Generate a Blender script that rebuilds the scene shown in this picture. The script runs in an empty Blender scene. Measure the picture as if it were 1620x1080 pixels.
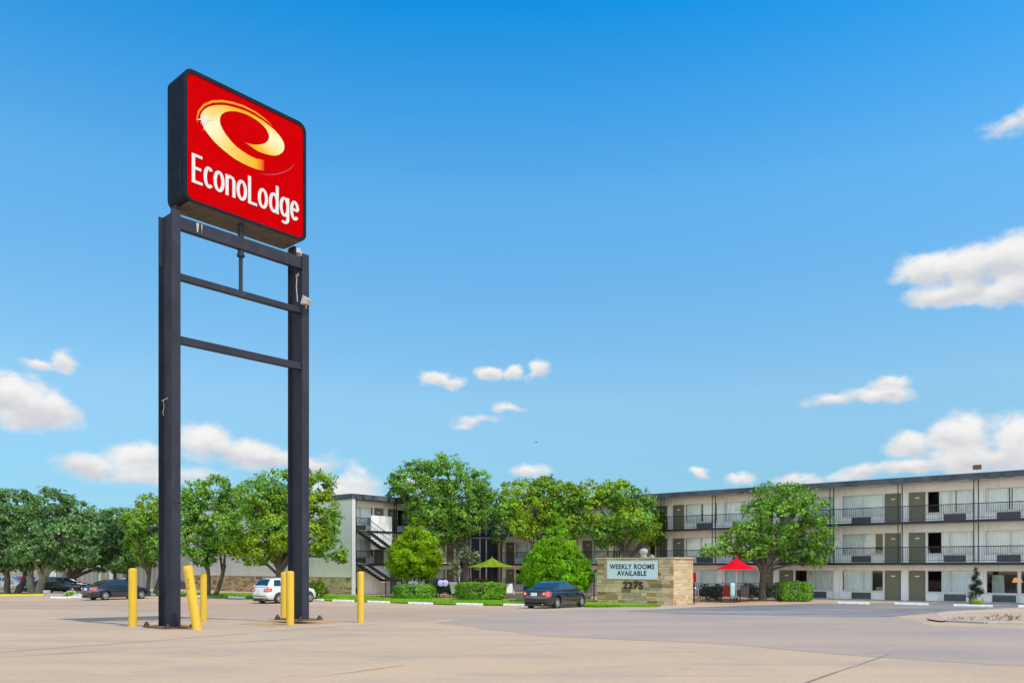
import bpy, bmesh, math, random
import numpy as np
from mathutils import Vector, Matrix
R = math.radians
SC = bpy.context.scene
COL = SC.collection
CAMZ, F, HY = 1.63, 1260.0, 895.0          # eye height, focal length and horizon row measured on the photograph

# ------------------------------------------------------------------ ground shape and surveying helpers
Y0, Y1, LOW = 20.0, 48.63, -0.73
def g(y):                                   # the lot falls gently away from the road towards the motel
    if y <= Y0: return 0.0
    if y >= Y1: return LOW
    return LOW * (y - Y0) / (Y1 - Y0)
def P(px, py, z): return Vector(((px - 810) / F * z, z, CAMZ + (HY - py) / F * z))
def at(px, z): return Vector(((px - 810) / F * z, z, g(z)))
def hit(px, py):
    lo, hi = 3.0, 400.0
    for _ in range(60):
        m = (lo + hi) / 2
        if (CAMZ - g(m)) / m * F > py - HY: lo = m
        else: hi = m
    return at(px, lo)

# ------------------------------------------------------------------ object helpers
def link(o, parent=None):
    COL.objects.link(o)
    if parent is not None: o.parent = parent
    return o
def tag(o, label=None, cat=None, group=None, kind=None):
    if label: o['label'] = label
    if cat: o['category'] = cat
    if group: o['group'] = group
    if kind: o['kind'] = kind
    return o
def thing(name, label, cat, loc=(0, 0, 0), rz=0.0, group=None):
    o = bpy.data.objects.new(name, None)
    o.empty_display_size = 0.3
    link(o); o.location = loc; o.rotation_euler = (0, 0, rz)
    return tag(o, label, cat, group)
def copy_tree(o, parent=None):
    c = o.copy(); link(c, parent)
    if parent is not None: c.matrix_parent_inverse = o.matrix_parent_inverse.copy()
    for ch in list(o.children): copy_tree(ch, c)
    return c

class MB:
    def __init__(s): s.v = []; s.f = []; s.m = []; s.sm = []
    def add(s, vs, fs, mi=0, smooth=False):
        b = len(s.v); s.v += [tuple(v) for v in vs]
        for f in fs: s.f.append([i + b for i in f]); s.m.append(mi); s.sm.append(smooth)
        return s
    def box(s, x0, x1, y0, y1, z0, z1, mi=0, M=None):
        vs = [Vector(p) for p in ((x0,y0,z0),(x1,y0,z0),(x1,y1,z0),(x0,y1,z0),(x0,y0,z1),(x1,y0,z1),(x1,y1,z1),(x0,y1,z1))]
        if M is not None: vs = [M @ v for v in vs]
        return s.add(vs, [(3,2,1,0),(4,5,6,7),(0,1,5,4),(1,2,6,5),(2,3,7,6),(3,0,4,7)], mi)
    def bar(s, a, b, w, h, mi=0):           # square bar from a to b
        a, b = Vector(a), Vector(b); d = (b - a).normalized()
        up = Vector((0,0,1)) if abs(d.z) < .95 else Vector((0,1,0))
        x = d.cross(up).normalized(); y = x.cross(d)
        vs = [p + x*sx*w/2 + y*sy*h/2 for p in (a, b) for sx, sy in ((-1,-1),(1,-1),(1,1),(-1,1))]
        return s.add(vs, [(3,2,1,0),(4,5,6,7),(0,1,5,4),(1,2,6,5),(2,3,7,6),(3,0,4,7)], mi)
    def tube(s, pts, rad, n=10, mi=0, cap=True, smooth=True):
        pts = [Vector(p) for p in pts]
        if not hasattr(rad, '__len__'): rad = [rad] * len(pts)
        vs = []; ref = None
        for i, p in enumerate(pts):
            d = (pts[min(i+1, len(pts)-1)] - pts[max(i-1, 0)]).normalized()
            if ref is None:
                ref = Vector((1,0,0)) if abs(d.x) < .8 else Vector((0,1,0))
            x = (ref - d * ref.dot(d)).normalized(); ref = x; y = d.cross(x)
            for k in range(n):
                a = 2*math.pi*k/n; vs.append(p + (x*math.cos(a) + y*math.sin(a)) * rad[i])
        fs = []
        for i in range(len(pts)-1):
            for k in range(n):
                fs.append((i*n+k, i*n+(k+1)%n, (i+1)*n+(k+1)%n, (i+1)*n+k))
        s.add(vs, fs, mi, smooth)
        if cap:
            s.add(vs[:n], [tuple(reversed(range(n)))], mi); s.add(vs[-n:], [tuple(range(n))], mi)
        return s
    def lathe(s, prof, c=(0,0,0), n=24, mi=0, smooth=True):
        vs = []
        for r, z in prof:
            for k in range(n):
                a = 2*math.pi*k/n; vs.append((c[0]+r*math.cos(a), c[1]+r*math.sin(a), c[2]+z))
        fs = [(i*n+k, i*n+(k+1)%n, (i+1)*n+(k+1)%n, (i+1)*n+k) for i in range(len(prof)-1) for k in range(n)]
        return s.add(vs, fs, mi, smooth)
    def prism(s, poly, y0, y1, mi=0):       # polygon in local x,z pushed along y
        n = len(poly)
        vs = [(x, y0, z) for x, z in poly] + [(x, y1, z) for x, z in poly]
        fs = [tuple(range(n)), tuple(reversed(range(n, 2*n)))] + [(i, i+n, (i+1)%n+n, (i+1)%n) for i in range(n)]
        return s.add(vs, fs, mi)
    def build(s, name, mats, parent=None, bevel=0, autosmooth=False):
        me = bpy.data.meshes.new(name)
        me.from_pydata(s.v, [], s.f)
        if not isinstance(mats, (list, tuple)): mats = [mats]
        for m in mats: me.materials.append(m)
        me.polygons.foreach_set('material_index', s.m)
        me.polygons.foreach_set('use_smooth', s.sm)
        bm = bmesh.new(); bm.from_mesh(me); bmesh.ops.recalc_face_normals(bm, faces=bm.faces); bm.to_mesh(me); bm.free()
        me.update()
        o = bpy.data.objects.new(name, me); link(o, parent)
        if bevel:
            b = o.modifiers.new('edge', 'BEVEL'); b.width = bevel; b.segments = 2; b.limit_method = 'ANGLE'; b.angle_limit = R(40)
        return o

# ------------------------------------------------------------------ materials
def new_mat(name):
    m = bpy.data.materials.new(name); m.use_nodes = True
    nt = m.node_tree; nt.nodes.clear()
    out = nt.nodes.new('ShaderNodeOutputMaterial')
    return m, nt, out
def N(nt, t, **kw):
    n = nt.nodes.new(t)
    for k, v in kw.items():
        if k.startswith('i_'):
            key = k[2:]
            n.inputs[int(key) if key.isdigit() else key.replace('_', ' ')].default_value = v
        else: setattr(n, k, v)
    return n
def noise(nt, scale, detail=5, rough=.6, coord='Object', vec=None, dist=0):
    tc = nt.nodes.new('ShaderNodeTexCoord')
    n = N(nt, 'ShaderNodeTexNoise'); n.inputs['Scale'].default_value = scale
    n.inputs['Detail'].default_value = detail; n.inputs['Roughness'].default_value = rough; n.inputs['Distortion'].default_value = dist
    if vec is not None:
        mp = N(nt, 'ShaderNodeMapping'); mp.inputs['Scale'].default_value = vec
        nt.links.new(tc.outputs[coord], mp.inputs[0]); nt.links.new(mp.outputs[0], n.inputs['Vector'])
    else: nt.links.new(tc.outputs[coord], n.inputs['Vector'])
    return n
def ramp(nt, fac, stops, interp='LINEAR'):
    r = N(nt, 'ShaderNodeValToRGB'); r.color_ramp.interpolation = interp
    el = r.color_ramp.elements
    while len(el) < len(stops): el.new(.5)
    for e, (p, c) in zip(el, stops): e.position = p; e.color = (c[0], c[1], c[2], 1) if hasattr(c, '__len__') else (c, c, c, 1)
    nt.links.new(fac, r.inputs[0]); return r
def mix(nt, fac, a, b, mode='MIX'):
    m = N(nt, 'ShaderNodeMix', data_type='RGBA', blend_type=mode)
    for sock, v in ((m.inputs[0], fac), (m.inputs[6], a), (m.inputs[7], b)):
        if hasattr(v, 'is_linked'): nt.links.new(v, sock)
        else: sock.default_value = (v[0], v[1], v[2], 1) if hasattr(v, '__len__') else v
    return m.outputs[2]
def pbsdf(nt, out, color, rough=.6, metal=0, spec=.5, coat=0, bump=None, bstr=.3, bdist=.02):
    b = N(nt, 'ShaderNodeBsdfPrincipled')
    if hasattr(color, 'is_linked'): nt.links.new(color, b.inputs['Base Color'])
    else: b.inputs['Base Color'].default_value = (*color, 1)
    b.inputs['Roughness'].default_value = rough; b.inputs['Metallic'].default_value = metal
    b.inputs['Specular IOR Level'].default_value = spec; b.inputs['Coat Weight'].default_value = coat
    if bump is not None:
        bp = N(nt, 'ShaderNodeBump'); bp.inputs['Strength'].default_value = bstr; bp.inputs['Distance'].default_value = bdist
        nt.links.new(bump, bp.inputs['Height']); nt.links.new(bp.outputs[0], b.inputs['Normal'])
    nt.links.new(b.outputs[0], out.inputs[0]); return b
def surf(name, c, rough=.6, var=.12, scale=3, metal=0, spec=.5, coat=0, bump=.15, vec=None, grime=None, detail=5):
    """A plain surface with its own unevenness of colour, gloss and relief."""
    m, nt, out = new_mat(name)
    n = noise(nt, scale, detail, .65, vec=vec)
    lo = tuple(x * (1 - var) for x in c); hi = tuple(min(1, x * (1 + var)) for x in c)
    col = ramp(nt, n.outputs['Fac'], [(.3, lo), (.7, hi)]).outputs[0]
    if grime:
        n2 = noise(nt, grime[1], 6, .7, vec=grime[2] if len(grime) > 2 else None)
        f = ramp(nt, n2.outputs['Fac'], [(.52, 0), (.72, 1)]).outputs[0]
        col = mix(nt, f, col, grime[0])
    n3 = noise(nt, scale * 9, 3, .6)
    pbsdf(nt, out, col, rough, metal, spec, coat, n3.outputs['Fac'] if bump else None, bump or 0)
    return m

M = {}
M['black_steel'] = surf('black_steel_paint', (.03, .032, .046), .5, .2, 1.2, spec=.14, bump=.08, grime=((.046, .048, .06), 2.2, (1, 1, .25)))
M['cabinet_black'] = surf('sign_cabinet_paint', (.009, .010, .017), .55, .3, 1.5, spec=.1, bump=.08, grime=((.016, .018, .026), 1.8))
M['cabinet_under'] = surf('weathered_sign_underside', (.13, .105, .078), .8, .35, 2, grime=((.03, .025, .02), 2.0))
M['sign_red'] = surf('red_sign_plastic', (.43, .0008, .002), .6, .05, .7, spec=0, bump=.02)
M['sign_white'] = surf('white_sign_letter', (.57, .56, .55), .5, .04, 5, spec=.1, bump=.03)
M['wine'] = surf('wine_red_sign_stroke', (.43, .006, .02), .6, .05, 2, bump=0)
M['bollard'] = surf('yellow_bollard_paint', (.74, .47, .03), .45, .1, 2.5, spec=.4, bump=.1, grime=((.5, .32, .05), 3.0, (1, 1, .4)))
def worn_paint(name, base, chip, dirt):
    m, nt, out = new_mat(name)
    a = noise(nt, 2.2, 5, .65, vec=(1, 1, .5)); b = noise(nt, 7, 7, .75, vec=(1, 1, .45)); d = noise(nt, 1.4, 6, .7, vec=(1.4, 1.4, .35)); f = noise(nt, 45, 3, .6)
    c = ramp(nt, a.outputs['Fac'], [(.3, tuple(x*.82 for x in base)), (.7, tuple(min(1, x*1.1) for x in base))]).outputs[0]
    c = mix(nt, ramp(nt, d.outputs['Fac'], [(.5, 0), (.75, .55)]).outputs[0], c, dirt)
    c = mix(nt, ramp(nt, b.outputs['Fac'], [(.61, 0), (.64, .85)]).outputs[0], c, chip)
    pbsdf(nt, out, c, .55, 0, .3, 0, f.outputs['Fac'], .12); return m
M['bollard'] = worn_paint('yellow_bollard_paint', (.68, .43, .035), (.2, .12, .05), (.5, .33, .09))
M['rust'] = surf('rust_stain', (.16, .075, .02), .85, .35, 18)
M['bolt'] = surf('dark_anchor_bolt', (.02, .018, .018), .6, .2, 20)
M['light_grey'] = surf('floodlight_grey', (.4, .39, .37), .5, .12, 8)
M['white_wall'] = surf('white_painted_wall', (.79, .785, .785), .75, .05, .6, grime=((.56, .54, .52), .9, (1.2, 1.2, .25)), bump=.15)
M['ceiling'] = surf('walkway_soffit', (.76, .73, .67), .8, .08, .5)
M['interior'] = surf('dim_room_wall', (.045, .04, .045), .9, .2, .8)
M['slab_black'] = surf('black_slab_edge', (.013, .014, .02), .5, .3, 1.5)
M['fascia'] = surf('slate_roof_fascia', (.07, .078, .1), .7, .5, .9, bump=.6, grime=((.12, .125, .145), 1.4, (1, 1, 2.5)))
M['rail'] = surf('black_railing', (.012, .013, .017), .45, .2, 6)
M['door'] = surf('olive_grey_door', (.145, .142, .1), .55, .06, 1.5, bump=.04)
M['frame'] = surf('white_window_frame', (.6, .6, .6), .5, .06, 3)
M['curtain'] = surf('pale_sheer_curtain', (.9, .93, .95), .9, .05, 2.5, bump=0)
M['acunit'] = surf('slate_ac_grille', (.075, .088, .105), .55, .15, 6)
M['chrome'] = surf('bright_metal', (.62, .63, .64), .22, .05, 9, metal=1, bump=0)
M['plate'] = surf('number_plate_white', (.7, .74, .8), .5, .05, 8, bump=0)
M['kerb_white'] = surf('white_painted_concrete', (.72, .72, .72), .7, .1, 3, grime=((.5, .48, .46), 5))
M['yellow_kerb'] = surf('yellow_kerb_paint', (.6, .5, .03), .7, .15, 2)
M['grey_concrete'] = surf('bare_concrete', (.4, .37, .33), .85, .15, 2, grime=((.27, .25, .23), 1.5))
M['beige_metal'] = surf('pale_clad_wall', (.27, .26, .225), .7, .1, .4, vec=(6, 6, .15))
M['terracotta'] = surf('terracotta_paving', (.42, .27, .16), .85, .15, 1.5)
def cloth(name, c, tr=.45):
    m, nt, out = new_mat(name); n = noise(nt, 3, 4, .6)
    col = ramp(nt, n.outputs['Fac'], [(.3, tuple(x*.9 for x in c)), (.7, tuple(min(1, x*1.08) for x in c))]).outputs[0]
    d = N(nt, 'ShaderNodeBsdfDiffuse'); t = N(nt, 'ShaderNodeBsdfTranslucent'); mx = N(nt, 'ShaderNodeMixShader'); mx.inputs[0].default_value = tr
    for q in (d, t): nt.links.new(col, q.inputs[0])
    nt.links.new(d.outputs[0], mx.inputs[1]); nt.links.new(t.outputs[0], mx.inputs[2]); nt.links.new(mx.outputs[0], out.inputs[0]); return m
M['red_fabric'] = cloth('red_umbrella_canvas', (.85, .012, .03), .4)
M['green_fabric'] = cloth('green_umbrella_canvas', (.24, .36, .025), .35)
M['white_plastic'] = surf('white_plastic', (.72, .7, .68), .45, .05, 6, bump=0)
M['taupe'] = surf('taupe_sling_fabric', (.2, .15, .14), .85, .1, 8)
M['towel_red'] = surf('red_towel', (.42, .02, .03), .95, .1, 9, bump=.4)
M['lilac'] = surf('lilac_enamel', (.5, .47, .72), .5, .06, 4, bump=0)
M['dark_metal'] = surf('dark_bronze_metal', (.03, .026, .026), .5, .2, 6)
M['green_pot'] = surf('lime_glazed_pot', (.22, .27, .02), .25, .15, 5, coat=.4)
M['board'] = surf('pale_leaning_board', (.55, .62, .55), .7, .08, 3)
M['wood_dark'] = surf('brown_furniture', (.12, .07, .04), .6, .3, 6)
M['brick_ramp'] = surf('salmon_ramp_pavers', (.45, .29, .23), .85, .2, 3)
M['dry_plant'] = surf('dry_weeds', (.2, .16, .07), .9, .4, 5)
M['tyre'] = surf('tyre_rubber', (.018, .018, .018), .8, .2, 12)
M['alloy'] = surf('alloy_wheel', (.6, .6, .62), .3, .08, 10, metal=.85, bump=0)
M['dark_trim'] = surf('black_car_trim', (.012, .012, .013), .5, .2, 9)
M['sign_board'] = surf('pale_blue_sign_board', (.64, .74, .84), .5, .04, 2, bump=.02)
M['ink'] = surf('charcoal_lettering', (.028, .03, .045), .5, .1, 8, bump=0)
M['pot_white'] = surf('weathered_white_pot', (.36, .32, .32), .7, .15, 8, grime=((.4, .45, .35), 9))
M['bark'] = surf('grey_brown_bark', (.1, .078, .06), .95, .45, 3.5, vec=(3, 3, .6), bump=.9)
M['bark_pale'] = surf('pale_lichen_bark', (.2, .175, .13), .95, .4, 3.5, vec=(3, 3, .6), bump=.9)
def paint(name, c, rough=.2):
    m, nt, out = new_mat(name)
    n = noise(nt, 60, 2, .5)
    col = ramp(nt, n.outputs['Fac'], [(.3, tuple(x*.9 for x in c)), (.7, tuple(min(1, x*1.1) for x in c))]).outputs[0]
    pbsdf(nt, out, col, rough, 0, .5, 1.0); return m
M['car_black'] = paint('blue_black_car_paint', (.012, .013, .022))
M['car_navy'] = paint('navy_car_paint', (.012, .017, .035))
M['car_white'] = paint('cream_white_car_paint', (.68, .69, .66), .25)
M['car_red'] = paint('red_car_paint', (.3, .015, .02))
M['car_silver'] = paint('silver_car_paint', (.3, .33, .37))
M['car_glass'] = surf('tinted_car_glass', (.012, .022, .03), .04, .1, 1, spec=.9, coat=1, bump=0)
M['lamp_red'] = surf('red_tail_lamp', (.5, .008, .014), .15, .1, 12, coat=1, bump=0)
M['lamp_clear'] = surf('clear_lamp_lens', (.75, .72, .72), .1, .05, 12, coat=1, bump=0)

def glass_mat():
    m, nt, out = new_mat('window_glass')
    t = N(nt, 'ShaderNodeBsdfTransparent'); t.inputs[0].default_value = (.92, .96, .96, 1)
    gl = N(nt, 'ShaderNodeBsdfGlossy'); gl.inputs['Roughness'].default_value = .03
    n = noise(nt, .7, 2, .5); bp = N(nt, 'ShaderNodeBump'); bp.inputs['Strength'].default_value = .06
    nt.links.new(n.outputs['Fac'], bp.inputs['Height']); nt.links.new(bp.outputs[0], gl.inputs['Normal'])
    fr = N(nt, 'ShaderNodeFresnel'); fr.inputs['IOR'].default_value = 1.55
    ad = N(nt, 'ShaderNodeMath', operation='MULTIPLY_ADD'); ad.inputs[1].default_value = 1.0; ad.inputs[2].default_value = .0
    nt.links.new(fr.outputs[0], ad.inputs[0])
    mx = N(nt, 'ShaderNodeMixShader')
    nt.links.new(ad.outputs[0], mx.inputs[0]); nt.links.new(t.outputs[0], mx.inputs[1]); nt.links.new(gl.outputs[0], mx.inputs[2])
    nt.links.new(mx.outputs[0], out.inputs[0]); return m
M['glass'] = glass_mat()

def lampshade_mat():
    m, nt, out = new_mat('lit_lampshade')
    n = noise(nt, 12, 3, .5)
    c = ramp(nt, n.outputs['Fac'], [(.3, (.75, .3, .06)), (.7, (.9, .42, .1))]).outputs[0]
    e = N(nt, 'ShaderNodeEmission'); e.inputs['Strength'].default_value = 1.0
    nt.links.new(c, e.inputs[0]); nt.links.new(e.outputs[0], out.inputs[0]); return m
M['lampshade'] = lampshade_mat()

def leaf_mat(name, cols, trans=.33, rough=.5):
    m, nt, out = new_mat(name)
    geo = N(nt, 'ShaderNodeNewGeometry')
    st = [(i / (len(cols) - 1), c) for i, c in enumerate(cols)]
    c0 = ramp(nt, geo.outputs['Random Per Island'], st).outputs[0]
    n = noise(nt, .55, 3, .6)
    f = ramp(nt, n.outputs['Fac'], [(.36, .62), (.66, 1.25)]).outputs[0]
    col = mix(nt, 1.0, c0, f, 'MULTIPLY')
    b = N(nt, 'ShaderNodeBsdfPrincipled'); b.inputs['Roughness'].default_value = rough; b.inputs['Specular IOR Level'].default_value = .14
    t = N(nt, 'ShaderNodeBsdfTranslucent')
    tc = mix(nt, 1.0, col, (1.25, 1.35, .55), 'MULTIPLY')
    nt.links.new(col, b.inputs['Base Color']); nt.links.new(tc, t.inputs[0])
    mx = N(nt, 'ShaderNodeMixShader'); mx.inputs[0].default_value = trans
    nt.links.new(b.outputs[0], mx.inputs[1]); nt.links.new(t.outputs[0], mx.inputs[2]); nt.links.new(mx.outputs[0], out.inputs[0])
    return m
L = {}
L['oak'] = leaf_mat('live_oak_leaf', [(0.04, 0.1, 0.036), (0.16, 0.3, 0.11), (0.26, 0.43, 0.16), (0.09, 0.19, 0.07), (0.19, 0.35, 0.12)])
L['elm'] = leaf_mat('mid_green_leaf', [(0.03, 0.085, 0.014), (0.2, 0.41, 0.06), (0.33, 0.55, 0.09), (0.1, 0.24, 0.03), (0.24, 0.45, 0.065)])
L['yellow'] = leaf_mat('yellow_green_leaf', [(0.05, 0.11, 0.008), (0.27, 0.43, 0.025), (0.42, 0.57, 0.035), (0.16, 0.28, 0.018), (0.33, 0.48, 0.03)])
L['lime'] = leaf_mat('lime_green_needle', [(0.1, 0.2, 0.006), (0.27, 0.45, 0.012), (0.38, 0.56, 0.016), (0.2, 0.36, 0.01)], .38)
L['cone'] = leaf_mat('fresh_green_needle', [(0.04, 0.13, 0.005), (0.2, 0.45, 0.014), (0.32, 0.58, 0.02), (0.12, 0.3, 0.01)], .38)
L['hedge'] = leaf_mat('clipped_hedge_leaf', [(0.098, 0.255, 0.024), (0.176, 0.372, 0.031), (0.255, 0.470, 0.039)], .25)
L['dark'] = leaf_mat('dark_shrub_leaf', [(.02, .045, .02), (.03, .065, .025), (.045, .08, .03)], .2)
L['pale'] = leaf_mat('pale_variegated_leaf', [(.2, .26, .14), (.3, .36, .22), (.1, .17, .06)], .3)
L['maroon'] = leaf_mat('pinkish_bronze_leaf', [(.2, .06, .045), (.26, .11, .07), (.16, .12, .04)], .3)
L['topiary'] = leaf_mat('dark_topiary_leaf', [(.006, .022, .012), (.011, .034, .017), (.018, .045, .02)], .12)
L['grass'] = leaf_mat('lawn_blade', [(.15, .32, .01), (.2, .4, .012), (.26, .44, .02)], .3)

# ------------------------------------------------------------------ camera, sky, sun
cam_d = bpy.data.cameras.new('camera'); cam = bpy.data.objects.new('camera', cam_d); link(cam)
cam.location = (0, 0, CAMZ); cam.rotation_euler = (R(90), 0, 0)
cam_d.sensor_width = 36; cam_d.lens = F / 1620 * 36; cam_d.shift_y = (HY - 540) / 1620
cam_d.clip_end = 3000; SC.camera = cam

EL = R(61); SH = Vector((.75, -.661)).normalized()
SUN = Vector((SH.x*math.cos(EL), SH.y*math.cos(EL), math.sin(EL)))
sl = bpy.data.lights.new('sun', 'SUN'); sl.energy = 3.6; sl.angle = R(.53); sl.color = (1, .95, .86)
so = bpy.data.objects.new('sun', sl); link(so); so.rotation_euler = (-SUN).to_track_quat('-Z', 'Y').to_euler(); so.location = (30, -30, 60)

BACK_FILL = (1.75, 1.5, 1.2)
def build_world():
    w = bpy.data.worlds.new('World'); SC.world = w; w.use_nodes = True
    nt = w.node_tree; nt.nodes.clear(); lk = nt.links.new
    out = N(nt, 'ShaderNodeOutputWorld'); bg = N(nt, 'ShaderNodeBackground'); bg.inputs[1].default_value = .13
    lk(bg.outputs[0], out.inputs[0])
    sky = N(nt, 'ShaderNodeTexSky', sky_type='NISHITA', sun_disc=False, sun_elevation=EL, sun_rotation=math.atan2(SH.x, SH.y),
            altitude=200, air_density=1.1, dust_density=.25, ozone_density=1.6)
    tc = N(nt, 'ShaderNodeTexCoord'); sp = N(nt, 'ShaderNodeSeparateXYZ'); lk(tc.outputs['Generated'], sp.inputs[0])
    az = N(nt, 'ShaderNodeMath', operation='ARCTAN2'); lk(sp.outputs[0], az.inputs[0]); lk(sp.outputs[1], az.inputs[1])
    el = N(nt, 'ShaderNodeMath', operation='ARCSINE'); lk(sp.outputs[2], el.inputs[0])
    # clear polarised blue ahead; fill tint added overhead and behind camera lifts shaded walls
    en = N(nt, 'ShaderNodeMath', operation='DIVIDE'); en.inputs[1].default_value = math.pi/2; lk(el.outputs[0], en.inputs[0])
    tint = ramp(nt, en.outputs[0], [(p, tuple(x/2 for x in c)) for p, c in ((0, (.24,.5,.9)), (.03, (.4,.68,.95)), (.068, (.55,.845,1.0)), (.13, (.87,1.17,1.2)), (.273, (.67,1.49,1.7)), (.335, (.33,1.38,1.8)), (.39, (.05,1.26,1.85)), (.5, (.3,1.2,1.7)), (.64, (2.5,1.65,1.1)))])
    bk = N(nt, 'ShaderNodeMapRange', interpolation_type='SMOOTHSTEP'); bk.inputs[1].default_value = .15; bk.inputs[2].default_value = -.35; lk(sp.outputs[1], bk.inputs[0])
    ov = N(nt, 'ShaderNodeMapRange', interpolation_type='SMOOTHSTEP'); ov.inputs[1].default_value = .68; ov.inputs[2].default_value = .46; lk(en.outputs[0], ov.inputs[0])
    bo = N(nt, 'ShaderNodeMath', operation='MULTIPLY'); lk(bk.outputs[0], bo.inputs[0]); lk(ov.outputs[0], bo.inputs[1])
    t2 = mix(nt, bo.outputs[0], tint.outputs[0], BACK_FILL)
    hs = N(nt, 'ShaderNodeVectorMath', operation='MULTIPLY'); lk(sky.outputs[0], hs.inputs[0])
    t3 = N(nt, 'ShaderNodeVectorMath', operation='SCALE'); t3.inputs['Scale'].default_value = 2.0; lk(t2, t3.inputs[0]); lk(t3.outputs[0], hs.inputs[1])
    pos = N(nt, 'ShaderNodeCombineXYZ'); lk(az.outputs[0], pos.inputs[0]); lk(el.outputs[0], pos.inputs[1])
    def fbm(scale, det, off=0.0, ys=1.35):
        mp = N(nt, 'ShaderNodeMapping'); mp.inputs['Scale'].default_value = (1, ys, 1); mp.inputs['Location'].default_value = (off, off*.7, off*1.3)
        n = N(nt, 'ShaderNodeTexNoise'); n.inputs['Scale'].default_value = scale; n.inputs['Detail'].default_value = det; n.inputs['Roughness'].default_value = .58
        lk(pos.outputs[0], mp.inputs[0]); lk(mp.outputs[0], n.inputs['Vector']); return n
    # warp the lookup so cloud edges billow
    nw = fbm(17, 5)
    wv = N(nt, 'ShaderNodeVectorMath', operation='SUBTRACT'); wv.inputs[1].default_value = (.5, .5, .5); lk(nw.outputs['Color'], wv.inputs[0])
    ws = N(nt, 'ShaderNodeVectorMath', operation='MULTIPLY'); ws.inputs[1].default_value = (.05, .03, 0); lk(wv.outputs[0], ws.inputs[0])
    wp = N(nt, 'ShaderNodeVectorMath', operation='ADD'); lk(pos.outputs[0], wp.inputs[0]); lk(ws.outputs[0], wp.inputs[1])
    # heaps: bearing, height, half width, half height, strength
    def heap(px, py, rx, ry, k=1.0):
        x, z = (px - 810) / F, (HY - py) / F
        d = math.sqrt(1 + x*x + z*z); a = math.atan2(x, 1); e = math.asin(z / d)
        return a, e, rx / F / (1 + x*x), ry / F / (1 + z*z) , k
    heaps = [heap(*h) for h in (
        (1465,425,62,30),(1530,425,70,38),(1610,408,80,46),(1500,462,80,22),(1600,458,70,22),(1690,430,80,50),
        (1320,633,48,12,.8),(1390,622,60,16,.9),(1408,600,34,16,.8),
        (1440,702,50,22),(1520,690,60,32),(1610,690,70,34),(1560,722,130,24,.9),(1430,738,70,14,.7),(1700,700,80,40),
        (40,640,62,42),(95,650,44,34),(10,620,40,26),(-60,640,80,46),(60,575,36,11,.75),(105,568,28,19,.8),
        (140,735,60,24,.9),(215,725,70,26,.9),(320,700,52,32),(390,715,68,26),(440,722,50,18,.8),(240,750,120,18,.75),(500,735,60,18,.55),(560,760,60,22,.7),(540,778,70,16,.8),
        (690,597,34,12,.85),(720,603,28,12,.7),(772,590,24,15,.95),(806,588,20,13,.85),(856,587,26,17,.9),(845,595,22,9,.6),
        (752,664,38,10,.62),(805,648,30,8,.6),(735,672,22,7,.5),
        (838,742,34,14,.85),(1098,748,20,11,.9),(1168,756,28,10,.75),(1270,756,40,10,.7),(1340,752,30,8,.6),(1370,745,40,14,.7),
        (1600,192,52,16,.5),(1640,176,50,20,.6),(680,765,60,14,.55))]
    cur = None; shade = None
    for a, e, rx, ry, k in heaps:
        s = N(nt, 'ShaderNodeVectorMath', operation='SUBTRACT'); s.inputs[1].default_value = (a, e, 0); lk(wp.outputs[0], s.inputs[0])
        q = N(nt, 'ShaderNodeVectorMath', operation='MULTIPLY'); q.inputs[1].default_value = (1/rx, 1/ry, 0); lk(s.outputs[0], q.inputs[0])
        ln = N(nt, 'ShaderNodeVectorMath', operation='LENGTH'); lk(q.outputs[0], ln.inputs[0])
        d = N(nt, 'ShaderNodeMath', operation='MULTIPLY_ADD'); d.inputs[1].default_value = -k; d.inputs[2].default_value = k; lk(ln.outputs['Value'], d.inputs[0])
        # relative height within the heap, weighted by how deep inside it one looks
        if cur is None: cur = d.outputs[0]
        else:
            mx = N(nt, 'ShaderNodeMath', operation='SMOOTH_MAX'); mx.inputs[2].default_value = .22; lk(cur, mx.inputs[0]); lk(d.outputs[0], mx.inputs[1]); cur = mx.outputs[0]
        sy = N(nt, 'ShaderNodeSeparateXYZ'); lk(q.outputs[0], sy.inputs[0])
        wt = N(nt, 'ShaderNodeMath', operation='MAXIMUM'); wt.inputs[1].default_value = 0; lk(d.outputs[0], wt.inputs[0])
        hh = N(nt, 'ShaderNodeMath', operation='MULTIPLY'); lk(sy.outputs[1], hh.inputs[0]); lk(wt.outputs[0], hh.inputs[1])
        if shade is None: shade = hh.outputs[0]
        else:
            ad = N(nt, 'ShaderNodeMath', operation='ADD'); lk(shade, ad.inputs[0]); lk(hh.outputs[0], ad.inputs[1]); shade = ad.outputs[0]
    nd = fbm(30, 9, 3.1)
    dn = N(nt, 'ShaderNodeMath', operation='MULTIPLY_ADD'); dn.inputs[1].default_value = 1.15; dn.inputs[2].default_value = -.62; lk(nd.outputs['Fac'], dn.inputs[0])
    den = N(nt, 'ShaderNodeMath', operation='ADD'); lk(cur, den.inputs[0]); lk(dn.outputs[0], den.inputs[1])
    alpha = N(nt, 'ShaderNodeMapRange', interpolation_type='SMOOTHSTEP'); alpha.inputs[1].default_value = -.15; alpha.inputs[2].default_value = .5
    lk(den.outputs[0], alpha.inputs[0])
    front = N(nt, 'ShaderNodeMath', operation='GREATER_THAN'); front.inputs[1].default_value = 0; lk(sp.outputs[1], front.inputs[0])
    af = N(nt, 'ShaderNodeMath', operation='MULTIPLY'); lk(alpha.outputs[0], af.inputs[0]); lk(front.outputs[0], af.inputs[1])
    ns = fbm(26, 5, 8.3)
    sa = N(nt, 'ShaderNodeMath', operation='MULTIPLY_ADD'); sa.inputs[1].default_value = .9; sa.inputs[2].default_value = -.45; lk(ns.outputs['Fac'], sa.inputs[0])
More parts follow.
